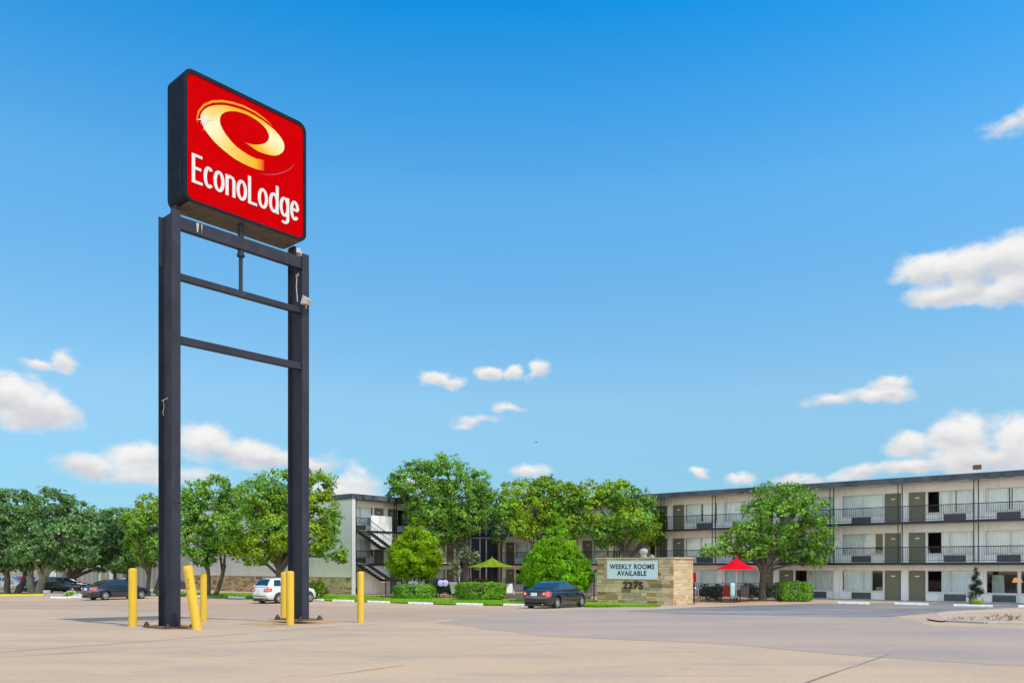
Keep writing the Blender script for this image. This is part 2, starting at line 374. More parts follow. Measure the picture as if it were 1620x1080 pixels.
    sh = N(nt, 'ShaderNodeMath', operation='MULTIPLY_ADD'); sh.inputs[1].default_value = 1.3; lk(shade, sh.inputs[0]); lk(sa.outputs[0], sh.inputs[2])
    sr = N(nt, 'ShaderNodeMapRange'); sr.inputs[1].default_value = -.35; sr.inputs[2].default_value = .3; lk(sh.outputs[0], sr.inputs[0])
    cc = ramp(nt, sr.outputs[0], [(0, (.70, .72, .77)), (.45, (.87, .87, .88)), (1, (1, .995, .985))])
    cs = N(nt, 'ShaderNodeVectorMath', operation='SCALE'); cs.inputs['Scale'].default_value = 7.0; lk(cc.outputs[0], cs.inputs[0])
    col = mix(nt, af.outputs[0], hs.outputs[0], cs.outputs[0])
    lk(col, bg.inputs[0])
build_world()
SC.view_settings.view_transform = 'Standard'; SC.view_settings.look = 'None'; SC.view_settings.exposure = 0.0; SC.view_settings.gamma = 1

# ------------------------------------------------------------------ ground
def ground_mat():
    m, nt, out = new_mat('sunlit_concrete_lot')
    big = noise(nt, .09, 6, .62, vec=(.55, 1.6, 1)); mid = noise(nt, .5, 7, .7, vec=(.6, 1.3, 1)); fine = noise(nt, 14, 6, .75); spk = noise(nt, 60, 2, .8)
    c = ramp(nt, big.outputs['Fac'], [(.3, (.375, .285, .205)), (.46, (.46, .34, .228)), (.6, (.485, .35, .238)), (.75, (.41, .31, .225))]).outputs[0]
    c = mix(nt, ramp(nt, mid.outputs['Fac'], [(.46, 0), (.72, .75)]).outputs[0], c, (.315, .26, .225))
    tm = N(nt, 'ShaderNodeTexCoord'); tr_ = N(nt, 'ShaderNodeMapping'); tr_.inputs['Rotation'].default_value = (0, 0, R(24)); tr_.inputs['Scale'].default_value = (.12, 2.6, 1); nt.links.new(tm.outputs['Object'], tr_.inputs[0])
    ty = N(nt, 'ShaderNodeTexNoise'); ty.inputs['Scale'].default_value = .8; ty.inputs['Detail'].default_value = 6; ty.inputs['Roughness'].default_value = .7; nt.links.new(tr_.outputs[0], ty.inputs['Vector'])
    c = mix(nt, ramp(nt, ty.outputs['Fac'], [(.54, 0), (.72, .5)]).outputs[0], c, (.28, .235, .21))
    c = mix(nt, 1.0, c, ramp(nt, fine.outputs['Fac'], [(.25, .84), (.75, 1.12)]).outputs[0], 'MULTIPLY')
    c = mix(nt, ramp(nt, spk.outputs['Fac'], [(.66, 0), (.74, .4)]).outputs[0], c, (.2, .17, .15))
    # slab joints, hairline cracks and drips of oil
    tc = N(nt, 'ShaderNodeTexCoord'); mp = N(nt, 'ShaderNodeMapping'); mp.inputs['Rotation'].default_value = (0, 0, R(33)); nt.links.new(tc.outputs['Object'], mp.inputs[0])
    bt = N(nt, 'ShaderNodeTexBrick'); bt.offset = 0; bt.inputs['Scale'].default_value = 1; bt.inputs['Mortar Size'].default_value = .012; bt.inputs['Mortar Smooth'].default_value = .3
    bt.inputs['Brick Width'].default_value = 4.6; bt.inputs['Row Height'].default_value = 4.6; nt.links.new(mp.outputs[0], bt.inputs['Vector'])
    jf = mix(nt, 1.0, ramp(nt, bt.outputs['Fac'], [(0, 0), (1, .55)]).outputs[0], ramp(nt, mid.outputs['Fac'], [(.38, .15), (.6, 1)]).outputs[0], 'MULTIPLY')
    c = mix(nt, jf, c, (.2, .17, .15))
    wv = N(nt, 'ShaderNodeMix', data_type='VECTOR'); wv.inputs[0].default_value = .12; nz = noise(nt, .8, 4, .6); nt.links.new(tc.outputs['Object'], wv.inputs[4]); nt.links.new(nz.outputs['Color'], wv.inputs[5])
    vo = N(nt, 'ShaderNodeTexVoronoi', feature='DISTANCE_TO_EDGE'); vo.inputs['Scale'].default_value = .115; nt.links.new(wv.outputs[1], vo.inputs['Vector'])
    ck = ramp(nt, vo.outputs['Distance'], [(0, 1), (.0035, .6), (.006, 0)]).outputs[0]
    cm = noise(nt, .12, 3, .5); ck = mix(nt, 1.0, ck, ramp(nt, cm.outputs['Fac'], [(.5, 0), (.64, .45)]).outputs[0], 'MULTIPLY')
    c = mix(nt, ck, c, (.14, .115, .1))
    oil = noise(nt, .9, 3, .55, vec=(.7, 1.2, 1)); c = mix(nt, ramp(nt, oil.outputs['Fac'], [(.68, 0), (.8, .55)]).outputs[0], c, (.17, .15, .14))
    pbsdf(nt, out, c, .82, 0, .35, 0, fine.outputs['Fac'], .25, .01); return m
def asphalt_mat(name, a, b, sc=.35, worn=None):
    m, nt, out = new_mat(name)
    big = noise(nt, sc, 6, .65, vec=(.6, 1.4, 1)); fine = noise(nt, 22, 6, .8)
    c = ramp(nt, big.outputs['Fac'], [(.32, a), (.68, b)]).outputs[0]
    if worn:
        wn = noise(nt, .22, 9, .72, vec=(.5, 1.5, 1)); c = mix(nt, ramp(nt, wn.outputs['Fac'], [(.42, 0), (.66, .85)]).outputs[0], c, worn)
    c = mix(nt, 1.0, c, ramp(nt, fine.outputs['Fac'], [(.25, .78), (.75, 1.2)]).outputs[0], 'MULTIPLY')
    pbsdf(nt, out, c, .85, 0, .3, 0, fine.outputs['Fac'], .3, .01); return m
def lawn_mat():
    m, nt, out = new_mat('mown_lawn')
    a = noise(nt, 1.3, 6, .7); b = noise(nt, 30, 4, .8)
    c = ramp(nt, a.outputs['Fac'], [(.3, (.13, .3, .008)), (.55, (.18, .38, .01)), (.75, (.26, .42, .02))]).outputs[0]
    c = mix(nt, 1.0, c, ramp(nt, b.outputs['Fac'], [(.25, .6), (.75, 1.25)]).outputs[0], 'MULTIPLY')
    pbsdf(nt, out, c, .9, 0, .2, 0, b.outputs['Fac'], .8, .05); return m
MG = ground_mat()
M['asphalt_old'] = asphalt_mat('worn_lavender_asphalt', (.28, .232, .212), (.345, .282, .25), .35, (.41, .305, .23))
M['asphalt_new'] = asphalt_mat('bluish_dark_asphalt', (.10, .105, .125), (.20, .20, .215), .5, (.33, .29, .27))
M['asphalt_mid'] = asphalt_mat('pinkish_worn_lane', (.34, .248, .19), (.43, .31, .225), .25)
M['stain'] = asphalt_mat('orange_rust_wash', (.40, .23, .10), (.47, .33, .2), 1.2)
M['red_line'] = asphalt_mat('faded_red_line', (.45, .2, .17), (.44, .31, .26), 2)
M['joint'] = asphalt_mat('pavement_joint_filler', (.16, .135, .12), (.33, .28, .24), 3)
M['lawn'] = lawn_mat()
M['curtain_seam'] = M['grey_concrete']

def ground():
    ys = [-40, -10, 0, 6, 10, 14, Y0, 30, 40, Y1, 60, 80, 110, 160, 260, 420, 700]
    xs = [-500, -250, -120, -60, -30, -15, 0, 15, 30, 60, 120, 250, 500]
    mb = MB(); n = len(xs)
    mb.add([(x, y, g(y)) for y in ys for x in xs], [(j*n+i, j*n+i+1, (j+1)*n+i+1, (j+1)*n+i) for j in range(len(ys)-1) for i in range(n-1)])
    o = mb.build('ground', MG); tag(o, kind='structure'); return o
ground()
def sheet(name, pts, eps, mat, kind='structure', wob=0.0, seed=0):
    """A thin laid surface that follows the fall of the lot; its outline wanders by wob."""
    rng = random.Random(seed); poly = []
    pts = [Vector((p[0], p[1])) for p in pts]
    for a, b in zip(pts, pts[1:] + pts[:1]):
        k = max(1, int((b - a).length / .7)) if wob else 1
        for i in range(k):
            q = a.lerp(b, i / k)
            if wob and i: q = q + Vector((rng.gauss(0, wob), rng.gauss(0, wob)))
            poly.append(q)
    bm = bmesh.new(); f = bm.faces.new([bm.verts.new((q.x, q.y, 0)) for q in poly])
    if f.normal.z < 0: bmesh.ops.reverse_faces(bm, faces=[f])
    bmesh.ops.triangulate(bm, faces=bm.faces[:])
    for yb in (Y0, Y1):
        bmesh.ops.bisect_plane(bm, geom=bm.verts[:] + bm.edges[:] + bm.faces[:], plane_co=(0, yb, 0), plane_no=(0, 1, 0))
    bmesh.ops.recalc_face_normals(bm, faces=bm.faces[:])
    for v in bm.verts: v.co.z = g(v.co.y) + eps
    for f in bm.faces:
        f.normal_update()
        if f.normal.z < 0: f.normal_flip()
    me = bpy.data.meshes.new(name); bm.to_mesh(me); bm.free(); me.materials.append(mat)
    o = bpy.data.objects.new(name, me); link(o); tag(o, kind=kind); return o
def hp(*pp): return [hit(*p) for p in pp]
sheet('worn_lane', hp((-60,951),(200,950),(420,955),(640,962),(820,966),(900,972),(700,980),(560,983),(380,977),(180,965),(-60,962)), .0015, M['asphalt_mid'], wob=.12, seed=4)
sheet('asphalt_drive', hp((690,984),(820,968),(960,962),(1090,966),(1200,974),(1330,972),(1420,975),(1480,990),(1900,1004),(1900,1062),(1560,1050),(1400,1040),(1260,1029),(1190,1022),(1120,1017),(980,1011),(860,1006),(780,996)), .003, M['asphalt_old'], wob=.05, seed=2)
sheet('asphalt_parking', hp((985,966.5),(1100,960),(1180,957),(1300,953.4),(1900,953.5),(1900,959),(1630,958.6),(1580,962),(1500,966),(1480,969),(1440,972),(1400,975.5),(1330,976),(1180,972.5),(1080,970.5)), .0045, M['asphalt_new'], wob=.05, seed=3)
sheet('rust_stain', hp((372,986),(440,980),(520,979),(540,983),(500,987),(430,990)), .004, M['stain'], wob=.05, seed=5)
sheet('rust_stain', hp((236,989),(285,984),(322,989),(300,994),(255,995)), .004, M['stain'], wob=.05, seed=6)
def line_strip(name, a, b, w, eps, mat, seed=0, wob=.01):
    a, b = Vector(a[:2]), Vector(b[:2]); d = (b - a).normalized(); n = Vector((-d.y, d.x)) * w / 2
    return sheet(name, [a + n, b + n, b - n, a - n], eps, mat, wob=wob, seed=seed)
line_strip('red_paint_line', hit(-120,1040), hit(375,1003), .07, .004, M['red_line'], 1)
line_strip('red_paint_line', hit(375,1003), hit(690,980), .05, .004, M['red_line'], 2)
line_strip('pavement_joint', hit(1262,1084), hit(1408,1034), .035, .006, M['joint'], 3, .012)
line_strip('pavement_joint', hit(-40,1042), hit(560,1004), .02, .006, M['joint'], 4)
line_strip('pavement_joint', hit(300,1096), hit(640,1052), .02, .006, M['joint'], 5)

# parking row beside the lawn
RO, RD, RN = Vector((4.6, 42.6)), Vector((-.839, .545)), Vector((.545, .839))
def row(px, off=0.0):                       # point of the row seen at photograph column px, pushed back by off
    o = RO + RN * off; r = (px - 810) / F
    t = (r * o.y - o.x) / (RD.x - r * RD.y); q = o + RD * t
    return q
def on(q, dz=0.0): return Vector((q.x, q.y, g(q.y) + dz))
lawn_pts = [row(946, .25), row(204, .25), row(204, 3.2), at(300, 70), at(420, 68), at(552, 64.5), at(600, 60.5), at(690, 57.5), at(800, 55), at(940, 52.5), at(1050, 47.6), at(1046, 45.2), at(985, 43.6)]
sheet('lawn', lawn_pts, .05, M['lawn'], wob=.07, seed=9)
sheet('lawn_verge', [hit(-80,942.5), hit(74,941), at(80, 69), at(-60, 72)], .05, M['lawn'], wob=.07, seed=10)
sheet('pool_deck', [at(552, 66), at(600, 61), at(690, 58), at(800, 55.5), at(940, 53), at(1098, 49.2), at(1228, 50.5), at(1232, 54), at(1000, 66), at(780, 76), at(640, 74)], .03, M['terracotta'], wob=.0)
def grass_blades():                         # uneven cut ends of the lawn along its edges and over its face
    rng = np.random.default_rng(5); mb = MB()
    edges = [(row(946, .2), row(204, .2), 1500), (at(1046, 45.2), at(985, 43.6), 120), (at(985, 43.6), row(946, .2), 160), (at(940, 52.4), at(560, 64), 500), (hit(-60, 942), hit(74, 941), 300)]
    spots = []
    for a, b, k in edges:
        a = Vector(a[:2]); b = Vector(b[:2])
        for _ in range(k):
            q = a.lerp(b, rng.random()); spots.append((q.x + rng.normal(0, .09), q.y + rng.normal(0, .09)))
    for _ in range(9000):
        px = rng.uniform(206, 1040); q = row(px, rng.uniform(.3, 6) if px < 900 else rng.uniform(.3, 3)); spots.append((q.x, q.y))
    for x, y in spots:
        h = rng.uniform(.05, .11); a = rng.uniform(0, 6.28); w = rng.uniform(.015, .04); z = g(y) + .045
        dx, dy = math.cos(a) * w, math.sin(a) * w; lx, ly = rng.normal(0, .03, 2)
        mb.add([(x-dx, y-dy, z), (x+dx, y+dy, z), (x+lx, y+ly, z+h)], [(0, 1, 2)])
    o = mb.build('grass', L['grass']); tag(o, 'short green lawn grass between the wheel stops and the hedges', 'grass', kind='stuff')
grass_blades()
def kerb(name, pts, w, h, mat):
    mb = MB(); pts = [Vector((p[0], p[1])) for p in pts]
    for a, b in zip(pts, pts[1:]):
        d = (b - a).normalized(); n = Vector((-d.y, d.x)) * w / 2
        za, zb = g(a.y), g(b.y)
        vs = [(a.x-n.x, a.y-n.y, za-.05), (b.x-n.x, b.y-n.y, zb-.05), (b.x+n.x, b.y+n.y, zb-.05), (a.x+n.x, a.y+n.y, za-.05)]
        vs += [(x, y, z + h + .05) for x, y, z in vs]
        mb.add(vs, [(3,2,1,0),(4,5,6,7),(0,1,5,4),(1,2,6,5),(2,3,7,6),(3,0,4,7)])
    o = mb.build(name, mat, bevel=.02); tag(o, kind='structure'); return o
kerb('yellow_kerb', [hit(-90, 943), hit(76, 941.4)], .16, .14, M['yellow_kerb'])
kerb('pool_kerb', [at(1098, 48.6), at(1160, 49.0), at(1230, 50.2)], .2, .1, M['terracotta'])

# broken concrete island at the right edge
island = hp((1482,971),(1540,967),(1700,965),(1900,966),(1900,986),(1640,986),(1560,985),(1500,982))
sheet('traffic_island', island, .04, MG, wob=.05, seed=12)
kerb('island_kerb', hp((1900,987),(1640,987),(1560,986),(1500,983),(1482,972),(1540,968),(1700,966)), .15, .06, M['grey_concrete'])
sheet('kerb_ramp', hp((1470,976),(1488,971),(1512,979),(1490,984),(1470,981)), .048, M['brick_ramp'], wob=.03, seed=13)

# ------------------------------------------------------------------ lettering
def text_mesh(body, size, depth, fat=0.0, sx=1.0, align='CENTER', space=1.0, line=1.0):
    cu = bpy.data.curves.new('lettering', 'FONT'); cu.body = body; cu.size = size; cu.extrude = depth; cu.offset = fat
    cu.align_x = align; cu.space_character = space; cu.space_line = line; cu.resolution_u = 4
    o = bpy.data.objects.new('lettering', cu); link(o)
    dg = bpy.context.evaluated_depsgraph_get(); me = bpy.data.meshes.new_from_object(o.evaluated_get(dg))
    bpy.data.objects.remove(o); bpy.data.curves.remove(cu)
    me.transform(Matrix.Rotation(R(90), 4, 'X') @ Matrix.Diagonal((sx, 1, 1, 1)))   # stand upright, facing -y
    return me
def mesh_obj(name, me, mat, parent, loc=(0, 0, 0)):
    me.materials.clear(); me.materials.append(mat)
    o = bpy.data.objects.new(name, me); link(o, parent); o.location = loc; return o

# ------------------------------------------------------------------ pylon sign
SD, SN = Vector((.661, .75)).normalized(), Vector((-.75, .661)).normalized()     # along the face, into the depth
SO = Vector((-8.82, 21.4, -.03)); SRZ = math.atan2(SD.y, SD.x)
sign = thing('pylon_sign', 'tall black twin post pylon sign with a red lettered square cabinet on top', 'sign', SO, SRZ)
W, ZB, ZT, T = 3.85, 11.49, 15.11, .94
def face_xy(px, py):                        # photograph point -> place on the sign face (metres along, metres up)
    r = (px - 810) / F; s = (r * SO.y - SO.x) / (SD.x - r * SD.y); z = SO.y + SD.y * s
    return s, CAMZ + (HY - py) / F * z - SO.z
def zf(x, y): return face_xy(270 + x / 4.5, 130 + y / 4.5)
def rrect(x0, x1, z0, z1, r, k=7):
    pts = []
    for cx, cz, a0 in ((x1-r, z1-r, 0), (x0+r, z1-r, 90), (x0+r, z0+r, 180), (x1-r, z0+r, 270)):
        for i in range(k + 1): a = R(a0 + 90*i/k); pts.append((cx + r*math.cos(a), cz + r*math.sin(a)))
    return pts
def build_cabinet():
    mb = MB(); o = rrect(0, W, ZB, ZT, .27); n = len(o)
    back, fr = [(x, T, z) for x, z in o], [(x, 0, z) for x, z in o]
    i1 = rrect(.105, W-.105, ZB+.105, ZT-.105, .19)
    lip = [(x, 0, z) for x, z in i1]; rec = [(x, .035, z) for x, z in i1]
    mb.add(back + fr + lip + rec, [tuple(reversed(range(n)))] , 0)
    b = 0
    for a, c in ((0, n), (n, 2*n), (2*n, 3*n)):
        for i in range(n):
            j = (i+1) % n; zm = (o[i][1] + o[j][1]) / 2
            mb.f.append([a+i, a+j, c+j, c+i]); mb.m.append(1 if (a == 0 and zm < ZB + .03) else 0); mb.sm.append(False)
    return mb.build('sign_cabinet', [M['cabinet_black'], M['cabinet_under']], sign)
cab = build_cabinet()
fm = MB(); fp = rrect(.1, W-.1, ZB+.1, ZT-.1, .19); fm.add([(x, .022, z) for x, z in fp], [tuple(range(len(fp)))])
fm.build('sign_face', M['sign_red'], cab)
sm = MB()
for x, z0, z1, w in ((-.004, 12.0, 12.55, .5),):
    for a, b in (((.2, z0), (.2, z1)), ((.72, z0), (.72, z1)), ((.2, z1), (.72, z1)), ((.2, z0 + .3), (.72, z0 + .3))):
        sm.bar((x, a[0], a[1]), (x, b[0], b[1]), .02, .02)
sm.build('access_panel', M['black_steel'], cab)

def gold_mat():
    m, nt, out = new_mat('gold_sign_emblem')
    at_ = N(nt, 'ShaderNodeAttribute'); at_.attribute_name = 'tone'
    n = noise(nt, 6, 2, .5)
    c = ramp(nt, at_.outputs['Fac'], [(0, (.5, .004, .004)), (.12, (.62, .16, .005)), (.3, (.66, .33, .008)), (.62, (.67, .49, .15)), (1, (.66, .61, .4))]).outputs[0]
    c = mix(nt, 1, c, ramp(nt, n.outputs['Fac'], [(.3, .97), (.7, 1.03)]).outputs[0], 'MULTIPLY')
    pbsdf(nt, out, c, .5, 0, .1); return m
M['gold'] = gold_mat()
def emblem():
    pair = [(668,632,668,556,.0),(640,626,640,548,.12),(600,615,600,540,.3),(530,585,535,505,.36),(450,540,470,458,.45),(380,485,420,405,.6),(310,420,380,350,.8),(255,350,356,300,.98),(222,290,352,270,.9),
            (214,240,356,246,.7),(240,196,370,226,.58),(290,170,395,212,.5),(370,163,425,207,.4),(450,178,470,209,.3),(540,208,530,226,.26),(620,250,590,256,.3),(690,298,640,292,.42),(745,345,678,330,.65),
            (790,400,697,365,.9),(810,445,702,392,.95),(806,485,692,418,.85),(780,512,670,435,.7),(740,523,640,443,.5),(690,515,605,445,.34),(630,495,570,440,.26),(580,465,545,432,.1),(525,428,524,424,.0)]
    # resample smoothly
    def cr(v, t):
        i = min(int(t), len(v) - 2); u = t - i
        g0, g1, g2, g3 = v[max(i-1, 0)], v[i], v[i+1], v[min(i+2, len(v)-1)]
        return .5*((2*g1) + (-g0+g2)*u + (2*g0-5*g1+4*g2-g3)*u*u + (-g0+3*g1-3*g2+g3)*u**3)
    K = 160; vs = []; tn = []
    for k in range(K + 1):
        t = k / K * (len(pair) - 1); q = [cr([p[i] for p in pair], t) for i in range(5)]
        for x, y in ((q[0], q[1]), (q[2], q[3])):
            a = zf(x, y); vs.append((a[0], .012, a[1])); tn.append(max(0, min(1, q[4])))
    mb = MB(); mb.add(vs, [(2*k, 2*k+1, 2*k+3, 2*k+2) for k in range(K)])
    o = mb.build('emblem', M['gold'], cab)
    a = o.data.attributes.new('tone', 'FLOAT', 'POINT'); a.data.foreach_set('value', tn)
    # thin arc that rides over the top of the emblem
    arc = [(192,290,1),(190,250,5),(203,205,7),(240,162,8),(300,138,9),(370,135,9),(440,147,8),(520,172,7),(600,212,6),(660,254,5),(700,286,3),(722,310,1)]
    mb = MB(); vs = []
    for i, (x, y, w) in enumerate(arc):
        p, q = arc[max(i-1, 0)], arc[min(i+1, len(arc)-1)]; dx, dy = q[0]-p[0], q[1]-p[1]; l = math.hypot(dx, dy)
        for s in (-1, 1):
            a = zf(x - dy/l*w*s, y + dx/l*w*s); vs.append((a[0], .013, a[1]))
    mb.add(vs, [(2*k, 2*k+1, 2*k+3, 2*k+2) for k in range(len(arc)-1)])
    ac = mb.build('emblem_arc', M['gold'], cab)
    a = ac.data.attributes.new('tone', 'FLOAT', 'POINT'); a.data.foreach_set('value', [.2 if 3 < i < len(vs)-4 else .1 for i in range(len(vs))])
    mb = MB(); c = (242, 268)
    for i in range(8):
        an = R(45*i + 4); ln = (88, 46, 80, 44, 100, 50, 78, 48)[i] * .82
        tip = zf(c[0] + math.sin(an)*ln, c[1] - math.cos(an)*ln); b1 = zf(c[0] + math.cos(an)*9, c[1] + math.sin(an)*9); b2 = zf(c[0] - math.cos(an)*9, c[1] - math.sin(an)*9)
        y = .008 - .0006*i
        mb.add([(tip[0], y, tip[1]), (b1[0], y, b1[1]), (b2[0], y, b2[1])], [(0, 1, 2)])
    cc = [zf(c[0] + 20*math.cos(t), c[1] + 26*math.sin(t)) for t in np.linspace(0, 6.283, 17)[:-1]]
    mb.add([(x, .0025, z) for x, z in cc], [tuple(range(16))])
    mb.build('sparkle', M['sign_white'], cab)
    sw = [(640,650,1),(690,658,3),(750,656,4),(810,640,5),(855,616,4),(885,580,1)]
    mb = MB(); vs = []
    for i, (x, y, w) in enumerate(sw):
        p, q = sw[max(i-1, 0)], sw[min(i+1, len(sw)-1)]; dx, dy = q[0]-p[0], q[1]-p[1]; l = math.hypot(dx, dy)
        for s in (-1, 1):
            a = zf(x - dy/l*w*s, y + dx/l*w*s); vs.append((a[0], .0135, a[1]))
    mb.add(vs, [(2*k, 2*k+1, 2*k+3, 2*k+2) for k in range(len(sw)-1)])
    mb.build('faint_stroke', M['wine'], cab)
emblem()
def letters():
    """Condensed upright letters drawn as strokes: x 0..w, z 0..1 cap height."""
    XH = .74
    def ell(cx, cz, rx, rz, a0, a1, k=22): return [(cx + rx*math.cos(R(a0+(a1-a0)*i/k)), cz + rz*math.sin(R(a0+(a1-a0)*i/k))) for i in range(k+1)]
    t = .106
    def rnd(w, a0, a1): return ell(w/2, XH/2, w/2 - t/2, XH/2 - t*.42, a0, a1)
    G = {
     'E': (.37, [[(t/2,0),(t/2,1)], [(t/2,1-t*.42),(.37,1-t*.42)], [(t/2,.52),(.33,.52)], [(t/2,t*.42),(.38,t*.42)]]),
     'c': (.31, [rnd(.37, 48, 312)]),
     'o': (.40, [rnd(.40, 0, 360)]),
     'n': (.37, [[(t/2,0),(t/2,XH)], [(t/2,XH-.17)] + ell(.37/2, XH-.2, .37/2-t/2, .2-t*.42, 165, 0, 14) + [(.37-t/2,0)]]),
     'L': (.34, [[(t/2,0),(t/2,1)], [(t/2,t*.42),(.35,t*.42)]]),
     'd': (.40, [rnd(.40, 0, 360), [(.40-t/2,0),(.40-t/2,1.04)]]),
     'g': (.40, [rnd(.40, 0, 360), [(.40-t/2,XH),(.40-t/2,-.06)] + ell(.2, -.06, .2-t/2, .2-t*.42, 0, -130, 14)]),
     'e': (.38, [[(.05,XH*.54),(.385-t/2,XH*.54)] , ell(.38/2, XH/2, .38/2-t/2, XH/2-t*.42, 8, 318)]),
    }
    word = 'EconoLodge'; gap = .052
    tot = sum(G[c][0] for c in word) + gap * (len(word)-1)
    x0, x1 = .235, 3.60; kx = (x1 - x0) / tot; kz = .79; base = 12.06
    mb = MB(); x = 0; lay = 0
    for ch in word:
        w, strokes = G[ch]
        for st in strokes:
            lay += 1; y = .010 - (lay % 7) * .0011; n = len(st); closed = math.hypot(st[0][0]-st[-1][0], st[0][1]-st[-1][1]) < 1e-6 and n > 4
            vs = []
            for i, (a, b) in enumerate(st):
                if closed: p, q = st[(i-1) % (n-1)], st[(i+1) % (n-1)]
                else: p, q = st[max(i-1, 0)], st[min(i+1, n-1)]
                dx, dz = q[0]-p[0], q[1]-p[1]; l = math.hypot(dx, dz) or 1; nx, nz = -dz/l, dx/l
                hx, hz = t*.56, t*.46 * (kx/kz if False else 1)
                for s in (-1, 1):
                    vs.append((x0 + (x + a + nx*hx*s)*kx, y, base + (b + nz*hz*s)*kz))
            m_ = len(vs); vs += [(v[0], .024, v[2]) for v in vs]
            fs = []
            for k in range(n-1):
                i0, i1, i2, i3 = 2*k, 2*k+1, 2*k+3, 2*k+2
                fs += [(i0, i1, i2, i3), (i0, i3, i3+m_, i0+m_), (i1, i1+m_, i2+m_, i2)]
            if not closed: fs += [(0, m_, m_+1, 1), (2*n-2, 2*n-1, m_+2*n-1, m_+2*n-2)]
            mb.add(vs, fs)
        x += w + gap
    mb.build('lettering', M['sign_white'], cab)
letters()
def build_posts():
    for i, (xa, xb) in enumerate(((-.285, -.04), (3.77, 4.015))):
        mb = MB(); zt = 11.2
        mb.box(xa, xb, .09, .118, 0, zt); mb.box(xa, xb, .85, .878, 0, zt)
        xm = (xa + xb) / 2; mb.box(xm-.014, xm+.014, .118, .85, 0, zt)
        for z in (2.0, 3.35) if i == 0 else (): mb.box(xa-.004, xb+.004, .08, .09, z, z+.06)
        p = mb.build('column', M['black_steel'], sign, bevel=.006)
        mb = MB(); mb.box(xa-.3, xb+.3, -.22, 1.18, .004, .035); mb.build('base_plate', M['rust'], p)
        for bx, by in ((xa-.22,-.14),(xb+.22,-.14),(xa-.22,1.1),(xb+.22,1.1)):
            mb = MB(); mb.lathe([(0,.15),(.035,.15),(.04,.12),(.04,.1),(.075,.095),(.075,.03)], (bx, by, 0), 8); mb.build('anchor_bolt', M['bolt'], p)
build_posts()
for z0, z1 in ((10.74, 11.08), (9.38, 9.55), (7.66, 7.86)):
    mb = MB(); mb.box(-.04, 3.9, .135, .16, z0, z1); mb.box(-.04, 3.9, .16, .3, z0, z0+.018); mb.box(-.04, 3.9, .16, .3, z1-.018, z1)
    mb.build('crossbar', M['black_steel'], sign, bevel=.004)
mb = MB()
for a, b in ((.42, .5), (.56, .6)): mb.add([(a, .132, 11.05), (b, .132, 11.05), (b-.03, .132, 10.8), (a+.02, .132, 10.8)], [(0, 1, 2, 3)])
mb.build('bare_metal_scrape', M['light_grey'], sign)
mb = MB(); mb.tube([(1.81,.24,9.5),(1.81,.24,11.6)], .055, 12); mb.tube([(1.81,.24,10.6),(1.81,.24,11.5)], .085, 12); mb.tube([(1.81,.24,10.55),(1.81,.24,10.62)], .11, 12)
mb.build('hanger_pipe', M['black_steel'], sign)
for x in (.02, 3.74): mb = MB(); mb.box(x, x+.09, .5, .8, 11.0, 11.52); mb.build('cabinet_bracket', M['black_steel'], sign)
def floodlight(x, y, z, yaw, pitch, s):
    mb = MB(); Mx = Matrix.Translation((x, y, z)) @ Matrix.Rotation(yaw, 4, 'Z') @ Matrix.Rotation(pitch, 4, 'X')
    vs = [(-.5,-.1,-.35),(.5,-.1,-.35),(.5,-.1,.35),(-.5,-.1,.35),(-.36,.3,-.24),(.36,.3,-.24),(.36,.3,.24),(-.36,.3,.24)]
    mb.add([Mx @ Vector((a*s, b*s, c*s)) for a, b, c in vs], [(3,2,1,0),(4,5,6,7),(0,1,5,4),(1,2,6,5),(2,3,7,6),(3,0,4,7)])
    mb.box(-.55*s, .55*s, -.16*s, -.101*s, -.4*s, .4*s, 0, Mx)
    mb.tube([(x, y, z), (x + .1*s, y + .25*s, z - .55*s)], .07*s, 8)
    o = mb.build('floodlight', M['light_grey'], sign, bevel=.008); return o
floodlight(3.95, .75, 11.42, R(150), R(30), .42)
floodlight(3.86, .0, 9.72, R(-160), R(-20), .34)
mb = MB(); mb.tube([(3.72,.3,10.55),(3.72,.33,10.2),(3.74,.3,9.75)], .018, 6); mb.tube([(3.7,.3,10.5),(3.78,.3,10.62)], .035, 6)
mb.build('conduit', M['light_grey'], sign)
mb = MB(); mb.tube([(-.3,.62,6.14),(-.3,.3,6.16)], .012, 6); mb.tube([(-.3,.55,6.14),(-.3,.5,5.95),(-.3,.58,5.8),(-.3,.52,5.72)], .01, 6)
mb.build('loose_wire', M['light_grey'], sign)

# ------------------------------------------------------------------ bollards
def bollard(px, py, top, label, rad=.112, tilt=None):
    q = hit(px, py); h = (py - top) / F * q.y
    b = thing('bollard', label, 'bollard', q, 0, 'yellow steel bollards around the sign posts')
    mb = MB(); hd = .03
    mb.lathe([(rad, -.3), (rad, h-hd), (rad*.97, h-hd*.6), (rad*.86, h-hd*.15), (rad*.5, h+.012), (0, h+.02)], n=28)
    mb.build('pipe', M['bollard'], b)
    return b, h, rad
bollard(210, 990, 899, 'yellow bollard standing alone left of the left sign post')
tb, th, tr = bollard(312, 995, 894, 'leaning yellow bollard with rust marks right of the left sign post', .12)
tb.rotation_euler = (R(1), R(-8.3), 0)
mb = MB(); rr = random.Random(3)
for i in range(9):                          # a column of rubbed rust marks on the leaning bollard
    a = R(-95 + rr.uniform(-9, 9)); z = th - .14 - i*.055; w = rr.uniform(.02, .05); hgt = rr.uniform(.015, .035)
    pts = []
    for da, dz in ((-w, 0), (-w*.3, hgt), (w, hgt*.4), (w*.5, -hgt)):
        pts.append(((tr+.003)*math.cos(a + da/tr), (tr+.003)*math.sin(a + da/tr), z + dz))
    mb.add(pts, [(0, 1, 2, 3)])
mb.build('rust_marks', M['rust'], tb)
